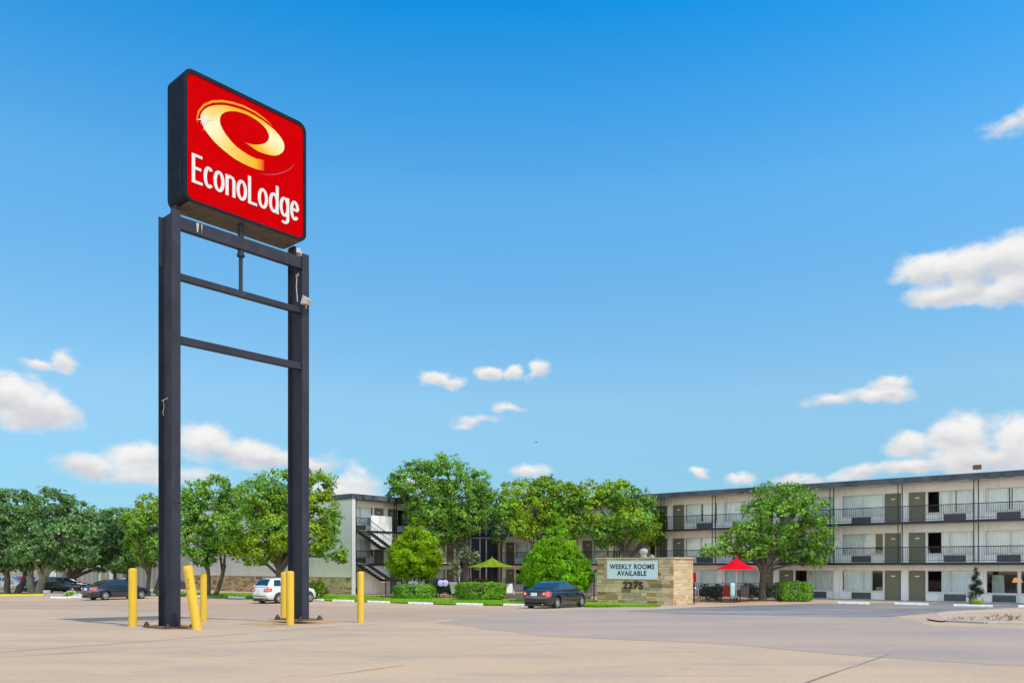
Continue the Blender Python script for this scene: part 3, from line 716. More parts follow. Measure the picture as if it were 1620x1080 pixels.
bollard(322, 982, 906, 'yellow bollard behind the leaning one', .105)
bollard(449, 980.5, 905, 'narrow-looking yellow bollard half hidden behind another at the right sign post', .1)
bollard(459, 988, 903.5, 'front yellow bollard of the pair touching the right sign post')
bollard(570.5, 984, 904, 'yellow bollard standing alone right of the right sign post', .105)

# ------------------------------------------------------------------ motel
U = Vector((.774, -.633, 0)).normalized(); V = Vector((.633, .774, 0)).normalized()
MESH = {}
def shared(key, make, name, parent, mat4=None):
    """First call builds the mesh, later calls place another object on the same mesh."""
    if key not in MESH:
        o = make(); o.name = name; MESH[key] = o.data
        o.parent = parent
    else:
        o = bpy.data.objects.new(name, MESH[key]); link(o, parent)
    if mat4 is not None: o.matrix_local = mat4
    return o
FL = [0.06, 2.6, 5.29]; ROOFB, ROOFT = 7.83, 8.19      # floor levels, roof slab
BAY, WY = 4.4, 1.3
def mk_wall(fl_h, openings):
    """Wall of one bay with openings (x0, x1, z0, z1) left free, sill recesses kept clear."""
    mb = MB(); xs = 0.0
    for x0, x1, z0, z1 in sorted(openings):
        if x0 > xs: mb.box(xs, x0, WY, WY+.2, 0, fl_h)
        if z0 > .01: mb.box(x0, x1, WY+.03, WY+.2, 0, z0)
        mb.box(x0, x1, WY, WY+.2, z1, fl_h); xs = x1
    if xs < BAY: mb.box(xs, BAY, WY, WY+.2, 0, fl_h)
    mb.box(-.22, .22, WY-.05, WY-.002, 0, fl_h)          # pilaster on the bay line
    return mb
def mk_window(w, z0, z1, split):
    mb = MB(); f = .055; y0, y1 = WY+.025, WY+.12
    mb.box(0, w, y0, y1, z0, z0+f); mb.box(0, w, y0, y1, z1-f, z1)
    mb.box(0, f, y0, y1, z0+f, z1-f); mb.box(w-f, w, y0, y1, z0+f, z1-f)
    for s in split: mb.box(s-f*.6, s+f*.6, y0+.004, y1-.004, z0+f, z1-f)
    mb.box(-.03, w+.03, WY-.03, WY+.022, z0-.05, z0)      # sill
    return mb.build('window', M['frame'], bevel=.004)
def mk_glass(w, z0, z1):
    mb = MB(); mb.add([(.04, WY+.07, z0+.04), (w-.04, WY+.07, z0+.04), (w-.04, WY+.07, z1-.04), (.04, WY+.07, z1-.04)], [(0, 1, 2, 3)])
    return mb.build('glass', M['glass'])
def mk_curtain(spans, z0, z1, seed):
    rng = random.Random(seed); mb = MB()
    for a, b in spans:
        n = int((b - a) / .022) + 2; vs = []
        ph = rng.random() * 6
        for i in range(n):
            x = a + (b - a) * i / (n-1); y = WY + .2 + .035 * math.sin(x * 46 + ph + 1.2*math.sin(x*7+ph)) + rng.gauss(0, .003)
            vs += [(x, y, z0 - .02), (x, y, z1)]
        mb.add(vs, [(2*i, 2*i+2, 2*i+3, 2*i+1) for i in range(n-1)], 0, True)
    return mb.build('curtain', M['curtain'])
def mk_ac(w, h):
    mb = MB(); mb.box(0, w, WY+.004, WY+.028, 0, h)
    for i in range(7): mb.box(.03, w-.03, WY-.012, WY+.004, .04 + i*(h-.08)/7, .04 + i*(h-.08)/7 + .022)
    return mb.build('ac_grille', M['acunit'])
def mk_door(w, h):
    mb = MB(); mb.box(0, w, WY+.06, WY+.11, 0, h)
    return mb.build('door', M['door'], bevel=.004)
def mk_jamb(w, h):
    mb = MB(); f = .05
    mb.box(-f, 0, WY-.012, WY+.12, 0, h+f); mb.box(w, w+f, WY-.012, WY+.12, 0, h+f); mb.box(0, w, WY-.012, WY+.12, h, h+f)
    return mb.build('door_frame', M['frame'])
def mk_handle(x):
    mb = MB(); mb.lathe([(.035,0),(.035,.02),(.02,.03),(.02,.06),(.035,.07),(.03,.1),(0,.105)], n=12)
    mb.v = [(v[0] + x, WY + .06 - v[2], 1.0 + v[1]) for v in mb.v]
    return mb.build('door_handle', M['chrome'])
def mk_plate(x):
    mb = MB(); mb.box(x-.13, x+.13, WY+.048, WY+.058, 1.58, 1.66)
    return mb.build('number_plate', M['plate'])
def mk_rail(n=BAY):
    mb = MB(); y = .05
    mb.box(0, n, y-.02, y+.02, .98, 1.03); mb.box(0, n, y-.015, y+.015, .1, .13)
    k = int(round(n / .125))
    for i in range(k): x = n * (i + .5) / k; mb.box(x-.009, x+.009, y-.009, y+.009, .13, .98)
    return mb.build('railing', M['rail'])
CURT = {                                       # which stretches of each window the curtains cover (share of its width)
 'closed': [(.02, .98)], 'gap_right': [(.02, .72)], 'gap_left': [(.3, .98)], 'wide_left': [(.25, .6), (.62, .98)], 'narrow_right': [(.02, .48), (.5, .8)], 'open': [(.03, .2)], 'part': [(.02, .46), (.54, .9)]}
def bay(parent, X, fi, kind, cur, wall_key=None):
    """One room front: X places local (x along the facade, y into the building, z up from that floor)."""
    H = (FL[1]-.17 - FL[0], FL[2]-.17 - FL[1], ROOFB - FL[2])[fi]
    sill, head = .56, 2.03
    if kind == 'lobby':
        ops = [(.35, 2.1, sill, head), (2.2, 4.05, sill, head)]; wins = [(.35, 1.75, ()), (2.2, 1.85, ())]; doors = []
    elif kind == 'wd':
        ops = [(.3, 3.05, sill, head), (3.14, 4.16, 0, 2.05)]; wins = [(.3, 2.75, (1.4,))]; doors = [(3.14, 1.02, .1)]
    else:
        ops = [(.24, 1.26, 0, 2.05), (1.35, 4.1, sill, head)]; wins = [(1.35, 2.75, (1.35,))]; doors = [(.24, 1.02, .92)]
    shared(('wall', fi, kind), lambda: mk_wall(H, ops).build('wall', M['white_wall']), 'wall', parent, X)
    for x, w, sp in wins:
        Xw = X @ Matrix.Translation((x, 0, 0))
        wo = shared(('win', w, sp), lambda: mk_window(w, sill, head, sp), 'window', parent, Xw)
        shared(('glass', w), lambda: mk_glass(w, sill, head), 'glass', wo)
        if CURT.get(cur):
            shared(('cur', w, cur), lambda: mk_curtain([(a*w, b*w) for a, b in CURT[cur]], sill, head, hash(cur) % 97), 'curtain', wo)
        ax = .65 if kind == 'wd' else (1.0 if kind == 'dw' else .35)
        shared(('ac', 1), lambda: mk_ac(1.28, .44), 'ac_grille', parent, X @ Matrix.Translation((x + ax, 0, .03)))
    for x, w, hx in doors:
        d = shared(('door', w), lambda: mk_door(w, 2.05), 'door', parent, X @ Matrix.Translation((x, 0, 0)))
        shared(('handle', hx), lambda: mk_handle(hx), 'door_handle', d)
        shared(('plate', 0), lambda: mk_plate(.51), 'number_plate', d)
        shared(('jamb', w), lambda: mk_jamb(w, 2.05 - .05), 'door_frame', d)
def mk_columns(dx=.13):
    mb = MB()
    for s in (-dx, dx): mb.box(s-.028, s+.028, .03, .086, FL[1], ROOFB)
    return mb.build('column', M['rail'])
def wing(parent, X, S0, nb, kinds, curts, depth=11.0, rail_floors=(1, 2)):
    for b in range(nb):
        for fi in range(3):
            Xb = X @ Matrix.Translation((S0 + b*BAY, 0, FL[fi]))
            k = kinds(b, fi)
            bay(parent, Xb, fi, k, curts(b, fi))
            if fi: shared(('rail',), mk_rail, 'railing', parent, Xb)
    for b in range(nb + 1):
        shared(('col',), mk_columns, 'column', parent, X @ Matrix.Translation((S0 + b*BAY, 0, 0)))
    # rooms behind the fronts: side walls, back wall and floor
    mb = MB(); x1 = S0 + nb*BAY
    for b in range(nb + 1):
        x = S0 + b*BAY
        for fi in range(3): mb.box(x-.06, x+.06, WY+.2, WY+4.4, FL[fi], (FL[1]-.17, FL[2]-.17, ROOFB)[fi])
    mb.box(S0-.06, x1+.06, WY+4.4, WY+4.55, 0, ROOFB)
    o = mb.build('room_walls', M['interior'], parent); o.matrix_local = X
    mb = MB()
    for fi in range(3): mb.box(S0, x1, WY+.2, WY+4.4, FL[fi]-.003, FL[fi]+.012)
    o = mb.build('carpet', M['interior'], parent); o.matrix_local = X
def slabs(parent, X, x0, x1, depth):
    for z in (FL[1], FL[2]):
        mb = MB(); mb.box(x0, x1, -.03, .12, z-.17, z); o = mb.build('slab_edge', M['slab_black'], parent); o.matrix_local = X
        mb = MB(); mb.box(x0, x1, .12, depth, z-.165, z-.004); o = mb.build('floor_slab', M['ceiling'], parent); o.matrix_local = X
    mb = MB(); mb.box(x0-.15, x1+.15, -.12, .06, ROOFB, ROOFT)
    k = int((x1-x0) / .9); rg = random.Random(8)                                     # ragged drip edge under the fascia
    for i in range(k):
        a = x0 + (x1-x0)*i/k; b = x0 + (x1-x0)*(i+rg.uniform(.5, 1))/k; mb.box(a, b, -.15, -.122, ROOFB-.03-rg.random()*.05, ROOFT - .06 + rg.random()*.05)
    o = mb.build('roof_fascia', M['fascia'], parent); o.matrix_local = X
    mb = MB(); mb.box(x0-.148, x1+.148, .06, depth, ROOFB+.012, ROOFT-.03); o = mb.build('roof', M['ceiling'], parent); o.matrix_local = X
    mb = MB(); mb.box(x0, x1, -.02, WY, -.04, .06); o = mb.build('walkway', M['grey_concrete'], parent); o.matrix_local = X

MO = Vector((12.7, 63.3, LOW)); MRZ = math.atan2(U.y, U.x)
motel = thing('motel_building', 'long white three storey motel wing with black balcony railings and olive doors', 'building', MO, MRZ)
S0, NB = -18.45, 11
def kinds(b, fi):
    if fi == 0 and b >= 9: return 'lobby'
    return 'dw' if b % 2 == 0 else 'wd'
CU = {(7,0):'gap_right',(7,1):'narrow_right',(7,2):'closed',(8,0):'gap_left',(8,1):'gap_left',(8,2):'wide_left',(9,1):'closed',(9,2):'part',(9,0):'none',
      (6,0):'gap_left',(6,1):'closed',(6,2):'closed',(5,0):'closed',(5,1):'closed',(5,2):'closed',(4,0):'closed',(4,1):'closed',(4,2):'part',
      (3,1):'narrow_right',(3,0):'closed',(3,2):'closed',(0,0):'wide_left',(0,1):'closed',(0,2):'gap_left',(10,0):'none'}
I4 = Matrix.Identity(4)
wing(motel, I4, S0, NB, kinds, lambda b, f: CU.get((b, f), ('closed', 'part', 'gap_right', 'closed', 'gap_left', 'narrow_right', 'closed')[(3*b+2*f) % 7]))
slabs(motel, I4, S0 - 4.5, S0 + NB*BAY, 11.0)
# dark open stair core at the inner corner
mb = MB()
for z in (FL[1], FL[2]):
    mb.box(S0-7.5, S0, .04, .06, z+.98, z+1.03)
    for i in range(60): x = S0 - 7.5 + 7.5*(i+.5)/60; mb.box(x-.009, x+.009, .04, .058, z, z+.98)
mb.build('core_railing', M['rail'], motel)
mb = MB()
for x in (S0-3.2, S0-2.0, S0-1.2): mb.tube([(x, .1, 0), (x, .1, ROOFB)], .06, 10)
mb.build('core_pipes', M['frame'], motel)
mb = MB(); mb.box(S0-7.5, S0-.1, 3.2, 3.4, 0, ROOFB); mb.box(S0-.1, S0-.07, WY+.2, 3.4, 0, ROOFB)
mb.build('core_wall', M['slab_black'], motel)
mb = MB(); mb.box(S0 + NB*BAY, S0 + NB*BAY + .3, 0, 11, 0, ROOFB); mb.box(S0-7.5, S0+NB*BAY, 11, 11.2, 0, ROOFB); mb.build('outer_wall', M['white_wall'], motel)
# rooftop floodlight
mb = MB(); q = 21.15
rl = thing('roof_floodlight', 'small dark floodlight on a short post on the motel roof edge', 'floodlight', MO + U*q + V*.5 + Vector((0, 0, ROOFT-.03)), MRZ)
mb.tube([(0,0,0),(0,0,.3)], .04, 8); mb.build('post', M['white_plastic'], rl)
mb = MB(); mb.box(-.22, .22, -.12, .12, .3, .56); mb.box(-.24, .24, -.14, -.121, .28, .58); mb.build('lamp_housing', [M['wood_dark']], rl, bevel=.02)

WO = Vector((-12.87, 64.1, LOW))
west = thing('motel_building', 'white motel wing with a blank painted end wall over a stone base', 'building', WO, MRZ)
XW = Matrix.Translation((0, .32, 0)) @ Matrix.Rotation(R(90), 4, 'Z')
wing(west, XW, 0, 3, lambda b, f: 'wd' if b % 2 == 0 else 'dw', lambda b, f: ('closed', 'gap_left', 'closed', 'gap_right', 'wide_left')[(2*b+f) % 5])
mb = MB()
slabs(west, XW, 0, 13.6, 2.0)
mb = MB(); EW = 25.2
mb.box(-EW, .02, 0, .3, 1.42, ROOFB); mb.build('end_wall', None or [surf('painted_block_wall', (.78, .74, .70), .8, .05, .5, bump=.25, vec=(1, 1, 9), grime=((.66, .62, .58), .5, (1, 1, .35)))], west)
mb = MB(); mb.box(-EW-.1, .12, -.1, 14, ROOFB, ROOFT); mb.box(-EW-.1, .12, -.14, -.102, ROOFB-.06, ROOFT-.04); mb.build('end_roof', M['fascia'], west)
for oo in list(west.children):
    if oo.name.split('.')[0] == 'roof': bpy.data.objects.remove(oo)
mb = MB(); mb.box(-.06, .04, -.04, .32, 0, ROOFB-.003); mb.build('corner_trim', M['frame'], west)
mb = MB(); mb.box(-EW, -EW+.3, .3, 14, 0, ROOFB); mb.box(-EW+.3, -1.3, 13.9, 14, 0, ROOFB); mb.build('back_wall', M['white_wall'], west)

# stonework: courses of individual blocks laid on a wall face
def stone_mat(name, cols, mort):
    m, nt, out = new_mat(name)
    geo = N(nt, 'ShaderNodeNewGeometry')
    c = ramp(nt, geo.outputs['Random Per Island'], [(i/(len(cols)-1), k) for i, k in enumerate(cols)], 'CONSTANT').outputs[0]
    n = noise(nt, 5, 6, .7); c = mix(nt, 1, c, ramp(nt, n.outputs['Fac'], [(.28, .68), (.72, 1.25)]).outputs[0], 'MULTIPLY')
    pbsdf(nt, out, c, .9, 0, .25, 0, n.outputs['Fac'], .6, .03); return m
M['stone'] = stone_mat('mixed_ledge_stone', [(0.496, 0.342, 0.200), (0.634, 0.465, 0.294), (0.413, 0.257, 0.126), (0.717, 0.537, 0.357), (0.551, 0.404, 0.262), (0.276, 0.171, 0.095), (0.606, 0.440, 0.252), (0.689, 0.513, 0.325), (0.469, 0.244, 0.115), (0.579, 0.428, 0.283), (0.455, 0.342, 0.242), (0.661, 0.452, 0.252), (0.358, 0.244, 0.157)], None)
M['stone_sunlit'] = stone_mat('sunlit_ledge_stone', [(.58,.42,.22),(.54,.38,.2),(.6,.46,.27),(.5,.35,.19),(.57,.44,.28),(.4,.22,.1),(.55,.4,.22),(.6,.47,.3),(.52,.42,.3),(.56,.39,.18)], None)  # golden copy for the sunward end, sunlight put into the stone colour
M['mortar'] = surf('sand_mortar', (.5, .44, .35), .95, .15, 8, bump=.4)
def stones(mb, w, h, seed, hmin=.13, hmax=.27, lmin=.25, lmax=.75, gap=.018, pr=.045):
    rng = random.Random(seed); z = 0
    while z < h - .04:
        ch = min(rng.uniform(hmin, hmax), h - z)
        if h - z - ch < .08: ch = h - z
        x = 0
        while x < w - .02:
            ln = min(rng.uniform(lmin, lmax) * (1.3 if ch < .17 else 1), w - x)
            if w - x - ln < .12: ln = w - x
            parts = [(z, z + ch)]
            if ch > .2 and rng.random() < .3: s = z + ch*rng.uniform(.4, .6); parts = [(z, s), (s, z + ch)]
            for a, b in parts:
                d = pr * rng.uniform(.35, 1.0); j = lambda: rng.uniform(-.006, .006)
                x0, x1, z0, z1 = x + gap/2, x + ln - gap/2, a + gap/2, b - gap/2
                if x1 - x0 < .03 or z1 - z0 < .03: continue
                bv = .014
                vs = [(x0+j(), 0, z0+j()), (x1+j(), 0, z0+j()), (x1+j(), 0, z1+j()), (x0+j(), 0, z1+j()),
                      (x0+bv, -d, z0+bv), (x1-bv, -d, z0+bv), (x1-bv, -d, z1-bv), (x0+bv, -d, z1-bv)]
                mb.add(vs, [(0,1,5,4),(1,2,6,5),(2,3,7,6),(3,0,4,7),(4,5,6,7)])
            x += ln
        z += ch
mb = MB(); stones(mb, EW, 1.4, 21, .12, .24, .2, .6); mb.v = [(v[0]-EW, v[1], v[2]) for v in mb.v]
sb = mb.build('stone_base', M['stone'], west)
mb = MB(); mb.box(-EW, .02, .002, .3, -.1, 1.418); mb.build('mortar_bed', M['mortar'], sb)
mb = MB(); mb.box(-EW, .05, -.07, -.003, 1.4, 1.47); mb.build('stone_ledge', M['grey_concrete'], sb)

# outside stair against the west wing, beside the end wall
stair = thing('exterior_staircase', 'black steel zigzag stair with pale treads and a white panel beside the end wall', 'staircase', WO, MRZ)
SX0, SX1 = .12, 1.25                          # flight width, out from the walkway edge
def flight(z0, z1, y0, y1):
    n = 8; mb = MB()
    for x in (SX0, SX1): mb.bar((x, y0, z0-.1), (x, y1, z1-.1), .05, .26)
    mb.build('stringer', M['rail'], stair)
    for i in range(n):
        t = (i + .5) / n; y = y0 + (y1-y0)*t; z = z0 + (z1-z0)*t
        mb = MB(); mb.box(SX0+.03, SX1-.03, y-.15, y+.15, z-.02, z+.03); mb.build('tread', M['grey_concrete'], stair)
    mb = MB()
    for x in (SX1,):
        mb.bar((x, y0, z0+.92), (x, y1, z1+.92), .04, .04); mb.bar((x, y0, z0+.5), (x, y1, z1+.5), .025, .025)
        for i in range(15): t = (i+.5)/15; y = y0+(y1-y0)*t; z = z0+(z1-z0)*t; mb.box(x-.009, x+.009, y-.009, y+.009, z, z+.92)
    mb.build('handrail', M['rail'], stair)
def landing(z, y0, y1):
    mb = MB(); mb.box(SX0, SX1+.03, y0, y1, z-.22, z); o = mb.build('landing', M['rail'], stair)
    mb = MB(); mb.box(SX1-.02, SX1+.02, y0, y1, z+.9, z+.94); mb.box(SX0, SX1, y1-.04, y1, z+.9, z+.94)
    for i in range(11): y = y0+(y1-y0)*(i+.5)/11; mb.box(SX1-.009, SX1+.009, y-.009, y+.009, z, z+.9)
    mb.build('landing_rail', M['rail'], stair)
flight(FL[2], 3.95, .5, 3.0); landing(3.95, 3.0, 4.3)
flight(FL[1], 1.3, .5, 3.0); landing(1.3, 3.0, 4.3)
mb = MB()
mb.box(-.1, -.02, 2.0, 4.3, 3.75, 6.55); mb.build('white_panel', M['white_wall'], stair)
mb = MB(); mb.box(-.12, -.04, 1.3, 4.3, .05, 2.35); mb.build('panel_lower', M['white_wall'], stair)
mb = MB()
for y in (3.05, 4.25): mb.box(SX1-.04, SX1+.04, y-.04, y+.04, 0, 3.73 if y < 4 else 3.73)
mb.build('post', M['rail'], stair)

# ------------------------------------------------------------------ stone monument sign
mq = at(1066, 48.0); MW, MT, MH = 5.5, 2.55, 2.86
mon = thing('monument_sign', 'low stone block wall sign with a pale blue weekly rooms board and the number 2275', 'sign', Vector((mq.x, mq.y, mq.z)) , MRZ)
mb = MB(); mb.box(-MW+.02, -.02, .02, MT, -.3, MH-.06); mb.build('core', M['mortar'], mon)
mb = MB(); stones(mb, MW, MH-.06, 4, .16, .36, .3, .95); mb.v = [(v[0]-MW, v[1]+.02, v[2]) for v in mb.v]; mb.build('stone_front', M['stone'], mon)
mb = MB(); stones(mb, MT, MH-.06, 7, .18, .34, .3, .8, pr=.03); mb.v = [(-v[1]-.02, v[0], v[2]) for v in mb.v]; mb.build('stone_side', M['stone_sunlit'], mon)
mb = MB(); rng = random.Random(2); x = -MW - .1
while x < .06:
    l = rng.uniform(.5, .9); x1 = min(x+l, .08); mb.box(x+.008, x1, -.1, MT+.05, MH-.06, MH+rng.uniform(-.004, .02)); x = x1
mb.build('cap_stones', surf('tan_cap_stone', (.5, .42, .3), .9, .15, 2, bump=.5), mon, bevel=.015)
bd = (-MW+.87, -1.08, 1.56, 2.66)
mb = MB(); mb.box(bd[0], bd[1], -.11, -.03, bd[2], bd[3]); board = mb.build('sign_board', M['sign_board'], mon, bevel=.01)
mb = MB(); f = .035
mb.box(bd[0]-f, bd[1]+f, -.125, -.05, bd[3], bd[3]+f); mb.box(bd[0]-f, bd[1]+f, -.125, -.05, bd[2]-f, bd[2]); mb.box(bd[0]-f, bd[0], -.125, -.05, bd[2], bd[3]); mb.box(bd[1], bd[1]+f, -.125, -.05, bd[2], bd[3])
mb.build('board_frame', M['frame'], board)
bx = (bd[0] + bd[1]) / 2
mesh_obj('lettering', text_mesh('WEEKLY ROOMS\nAVAILABLE', .43, .006, .013, .92, space=1.1, line=.96), M['ink'], board, (bx, -.118, 2.17))
mesh_obj('house_number', text_mesh('2275', .6, .014, .022, 1.1, space=1.14), M['slab_black'], mon, (bx + .05, -.06, .94))
pot = thing('stone_urn', 'pale round urn standing on top of the stone monument wall', 'urn', mq + U*-2.35 + V*.5 + Vector((0, 0, MH+.02)), 0)
mb = MB(); mb.lathe([(0,0),(.2,0),(.2,.1),(.17,.14),(.18,.18),(.24,.26),(.27,.36),(.26,.46),(.2,.52),(.1,.56),(0,.57)], n=24); mb.build('urn_body', M['pot_white'], pot)
bx_ = thing('cap_box', 'tiny pale box on the monument wall beside the urn', 'box', mq + U*-1.75 + V*.45 + Vector((0, 0, MH+.02)), MRZ)
mb = MB(); mb.box(-.13, .13, -.1, .1, 0, .12); mb.box(-.06, .06, -.05, .05, .12, .18); mb.build('box_body', M['pot_white'], bx_, bevel=.015)
rp = thing('red_post', 'narrow red panel standing behind the sunlit end of the stone monument', 'panel', at(1096, 52.6), R(-10))
mb = MB(); mb.box(-.12, .22, -.03, .03, 1.3, 1.95); mb.build('panel_face', M['red_fabric'], rp, bevel=.01)
mb = MB(); mb.tube([(.02, .05, 0), (.02, .05, 1.9)], .035, 8); mb.build('post', M['dark_metal'], rp)

# ------------------------------------------------------------------ wheel stops
def stop_proto():
    mb = MB(); pr = [(-.085,0),(.085,0),(.075,.08),(.045,.135),(-.045,.135),(-.075,.08)]; L = .93
    vs = [(x, a, z) for x in (-L, L) for a, z in pr]; vs += [(x*1.03, a*.8, z*.8) for x in (-L, L) for a, z in pr]
    vs = [(x, a, z) for x in (-L, L) for a, z in pr]; n = 6
    mb.add(vs, [tuple(range(n)), tuple(reversed(range(n, 2*n)))] + [(i, (i+1)%n, (i+1)%n+n, i+n) for i in range(n)])
    o = mb.build('wheel_stop', M['kerb_white'], bevel=.012); return o
stop0 = None
def wheel_stop(px0, label, px1=None, q=None, rz=None):
    global stop0
    if q is None:
        a = row(px0, .0); q = on(a + RD * -.93 if False else a, 0)
        q = on(row(px0, 0) - RD * .93); rz = math.atan2(-RD.y, -RD.x)
    if stop0 is None: stop0 = stop_proto(); o = stop0
    else: o = stop0.copy(); link(o)
    o.location = q; o.rotation_euler = (rr.uniform(-.01, .01), 0, rz + rr.uniform(-.02, .02)); tag(o, label, 'wheel stop', 'white concrete wheel stops')
for px, lab in ((224, 'white wheel stop by the lawn just left of the left sign post'),
                (296, 'white wheel stop by the lawn behind the leaning bollard'),
                (362, 'white wheel stop by the lawn left of the white hatchback'),
                (481, 'white wheel stop under the nose of the white hatchback'),
                (527, 'white wheel stop on the lawn edge left of the lone right bollard'),
                (582, 'white wheel stop on the lawn edge just right of the lone right bollard'),
                (647, 'white wheel stop in front of the round lime tree and left hedge'),
                (723, 'white wheel stop in front of the middle clipped hedge'),
                (797, 'white wheel stop beside the rear of the black coupe'),
                (874, 'white wheel stop under the front of the black coupe')):
    wheel_stop(px, lab)
FQ = lambda px0, py: hit(px0, py)
for a, b, lab in (((1322,955),(1378,955),'white wheel stop before the first pair of olive doors, nearest the clipped bush'),
                  ((1414,956),(1470,957),'white wheel stop in front of the paired ground floor olive doors'),
                  ((1509,959),(1570,960),'white wheel stop in front of the spiral topiary'),
                  ((1614,961),(1676,962),'white wheel stop cut by the right edge of the photo')):
    p, q = hit(*a), hit(*b); wheel_stop(0, lab, q=(p + q) / 2, rz=MRZ)
wheel_stop(0, 'white wheel stop left of the grass tuft in front of the left sedan', q=hit(96, 946), rz=R(-20))
wheel_stop(0, 'white wheel stop right of the grass tuft in front of the left sedan', q=hit(124, 945.5), rz=R(-20))

# ------------------------------------------------------------------ cars
def interp(tbl, x):
    xs = [t[0] for t in tbl]; return [float(np.interp(x, xs, [t[k] for t in tbl])) for k in range(1, len(tbl[0]))]
def smooth_tab(tbl, n=70, it=2):
    x = np.linspace(tbl[0][0], tbl[-1][0], n); out = [x]
    for k in range(1, len(tbl[0])):
        v = np.interp(x, [t[0] for t in tbl], [t[k] for t in tbl])
        for _ in range(it): v[1:-1] = (v[:-2] + 2*v[1:-1] + v[2:]) / 4
        out.append(v)
    return out
SEDAN = dict(L=4.5, body=[(-2.24,.42,.66,.60),(-2.2,.30,.92,.70),(-2.1,.24,.985,.78),(-1.8,.2,1.01,.845),(-1.35,.18,.985,.865),(-.4,.17,.955,.87),(.7,.17,.935,.87),(1.1,.18,.90,.865),(1.6,.19,.82,.835),(2.0,.21,.72,.76),(2.17,.25,.6,.66),(2.24,.34,.5,.55)],
             top=[(-1.72,.98),(-1.45,1.12),(-1.05,1.31),(-.75,1.385),(-.4,1.415),(0,1.42),(.2,1.39),(.5,1.25),(.8,1.09),(1.08,.92)], zb=.93, wb=.80, wr=.565, H=1.42, rear=(-1.62,-.86), front=(.27,.98),
             sides=[((-1.2,.99),(-.72,1.315),(-.36,1.335),(-.36,.99)), ((-.3,.99),(-.3,1.335),(.1,1.325),(.62,.985))], wheels=(-1.33, 1.32), wr_=.315, lamps=((-2.16,.80),), deck=.93)
HATCH = dict(L=4.3, body=[(-2.14,.42,.7,.60),(-2.08,.32,1.0,.72),(-1.95,.26,1.07,.79),(-1.5,.2,1.06,.84),(-.5,.18,1.04,.84),(.5,.18,1.03,.84),(.9,.18,1.02,.84),(1.3,.19,.98,.8),(1.8,.2,.88,.72),(2.05,.24,.7,.6),(2.14,.34,.55,.48)],
             top=[(-2.03,1.05),(-1.92,1.25),(-1.75,1.45),(-1.5,1.57),(-1.1,1.605),(-.4,1.615),(.05,1.60),(.3,1.53),(.65,1.3),(1.0,1.04)], zb=1.03, wb=.77, wr=.56, H=1.615, rear=(-1.985,-1.62), front=(.33,.92),
             sides=[((-1.62,1.1),(-1.5,1.48),(-1.0,1.50),(-1.0,1.1)), ((-.93,1.1),(-.93,1.5),(-.2,1.5),(-.2,1.1)), ((-.13,1.1),(-.13,1.5),(.2,1.46),(.56,1.1))], wheels=(-1.28, 1.32), wr_=.32, lamps=((-2.04,.86),), deck=1.0)
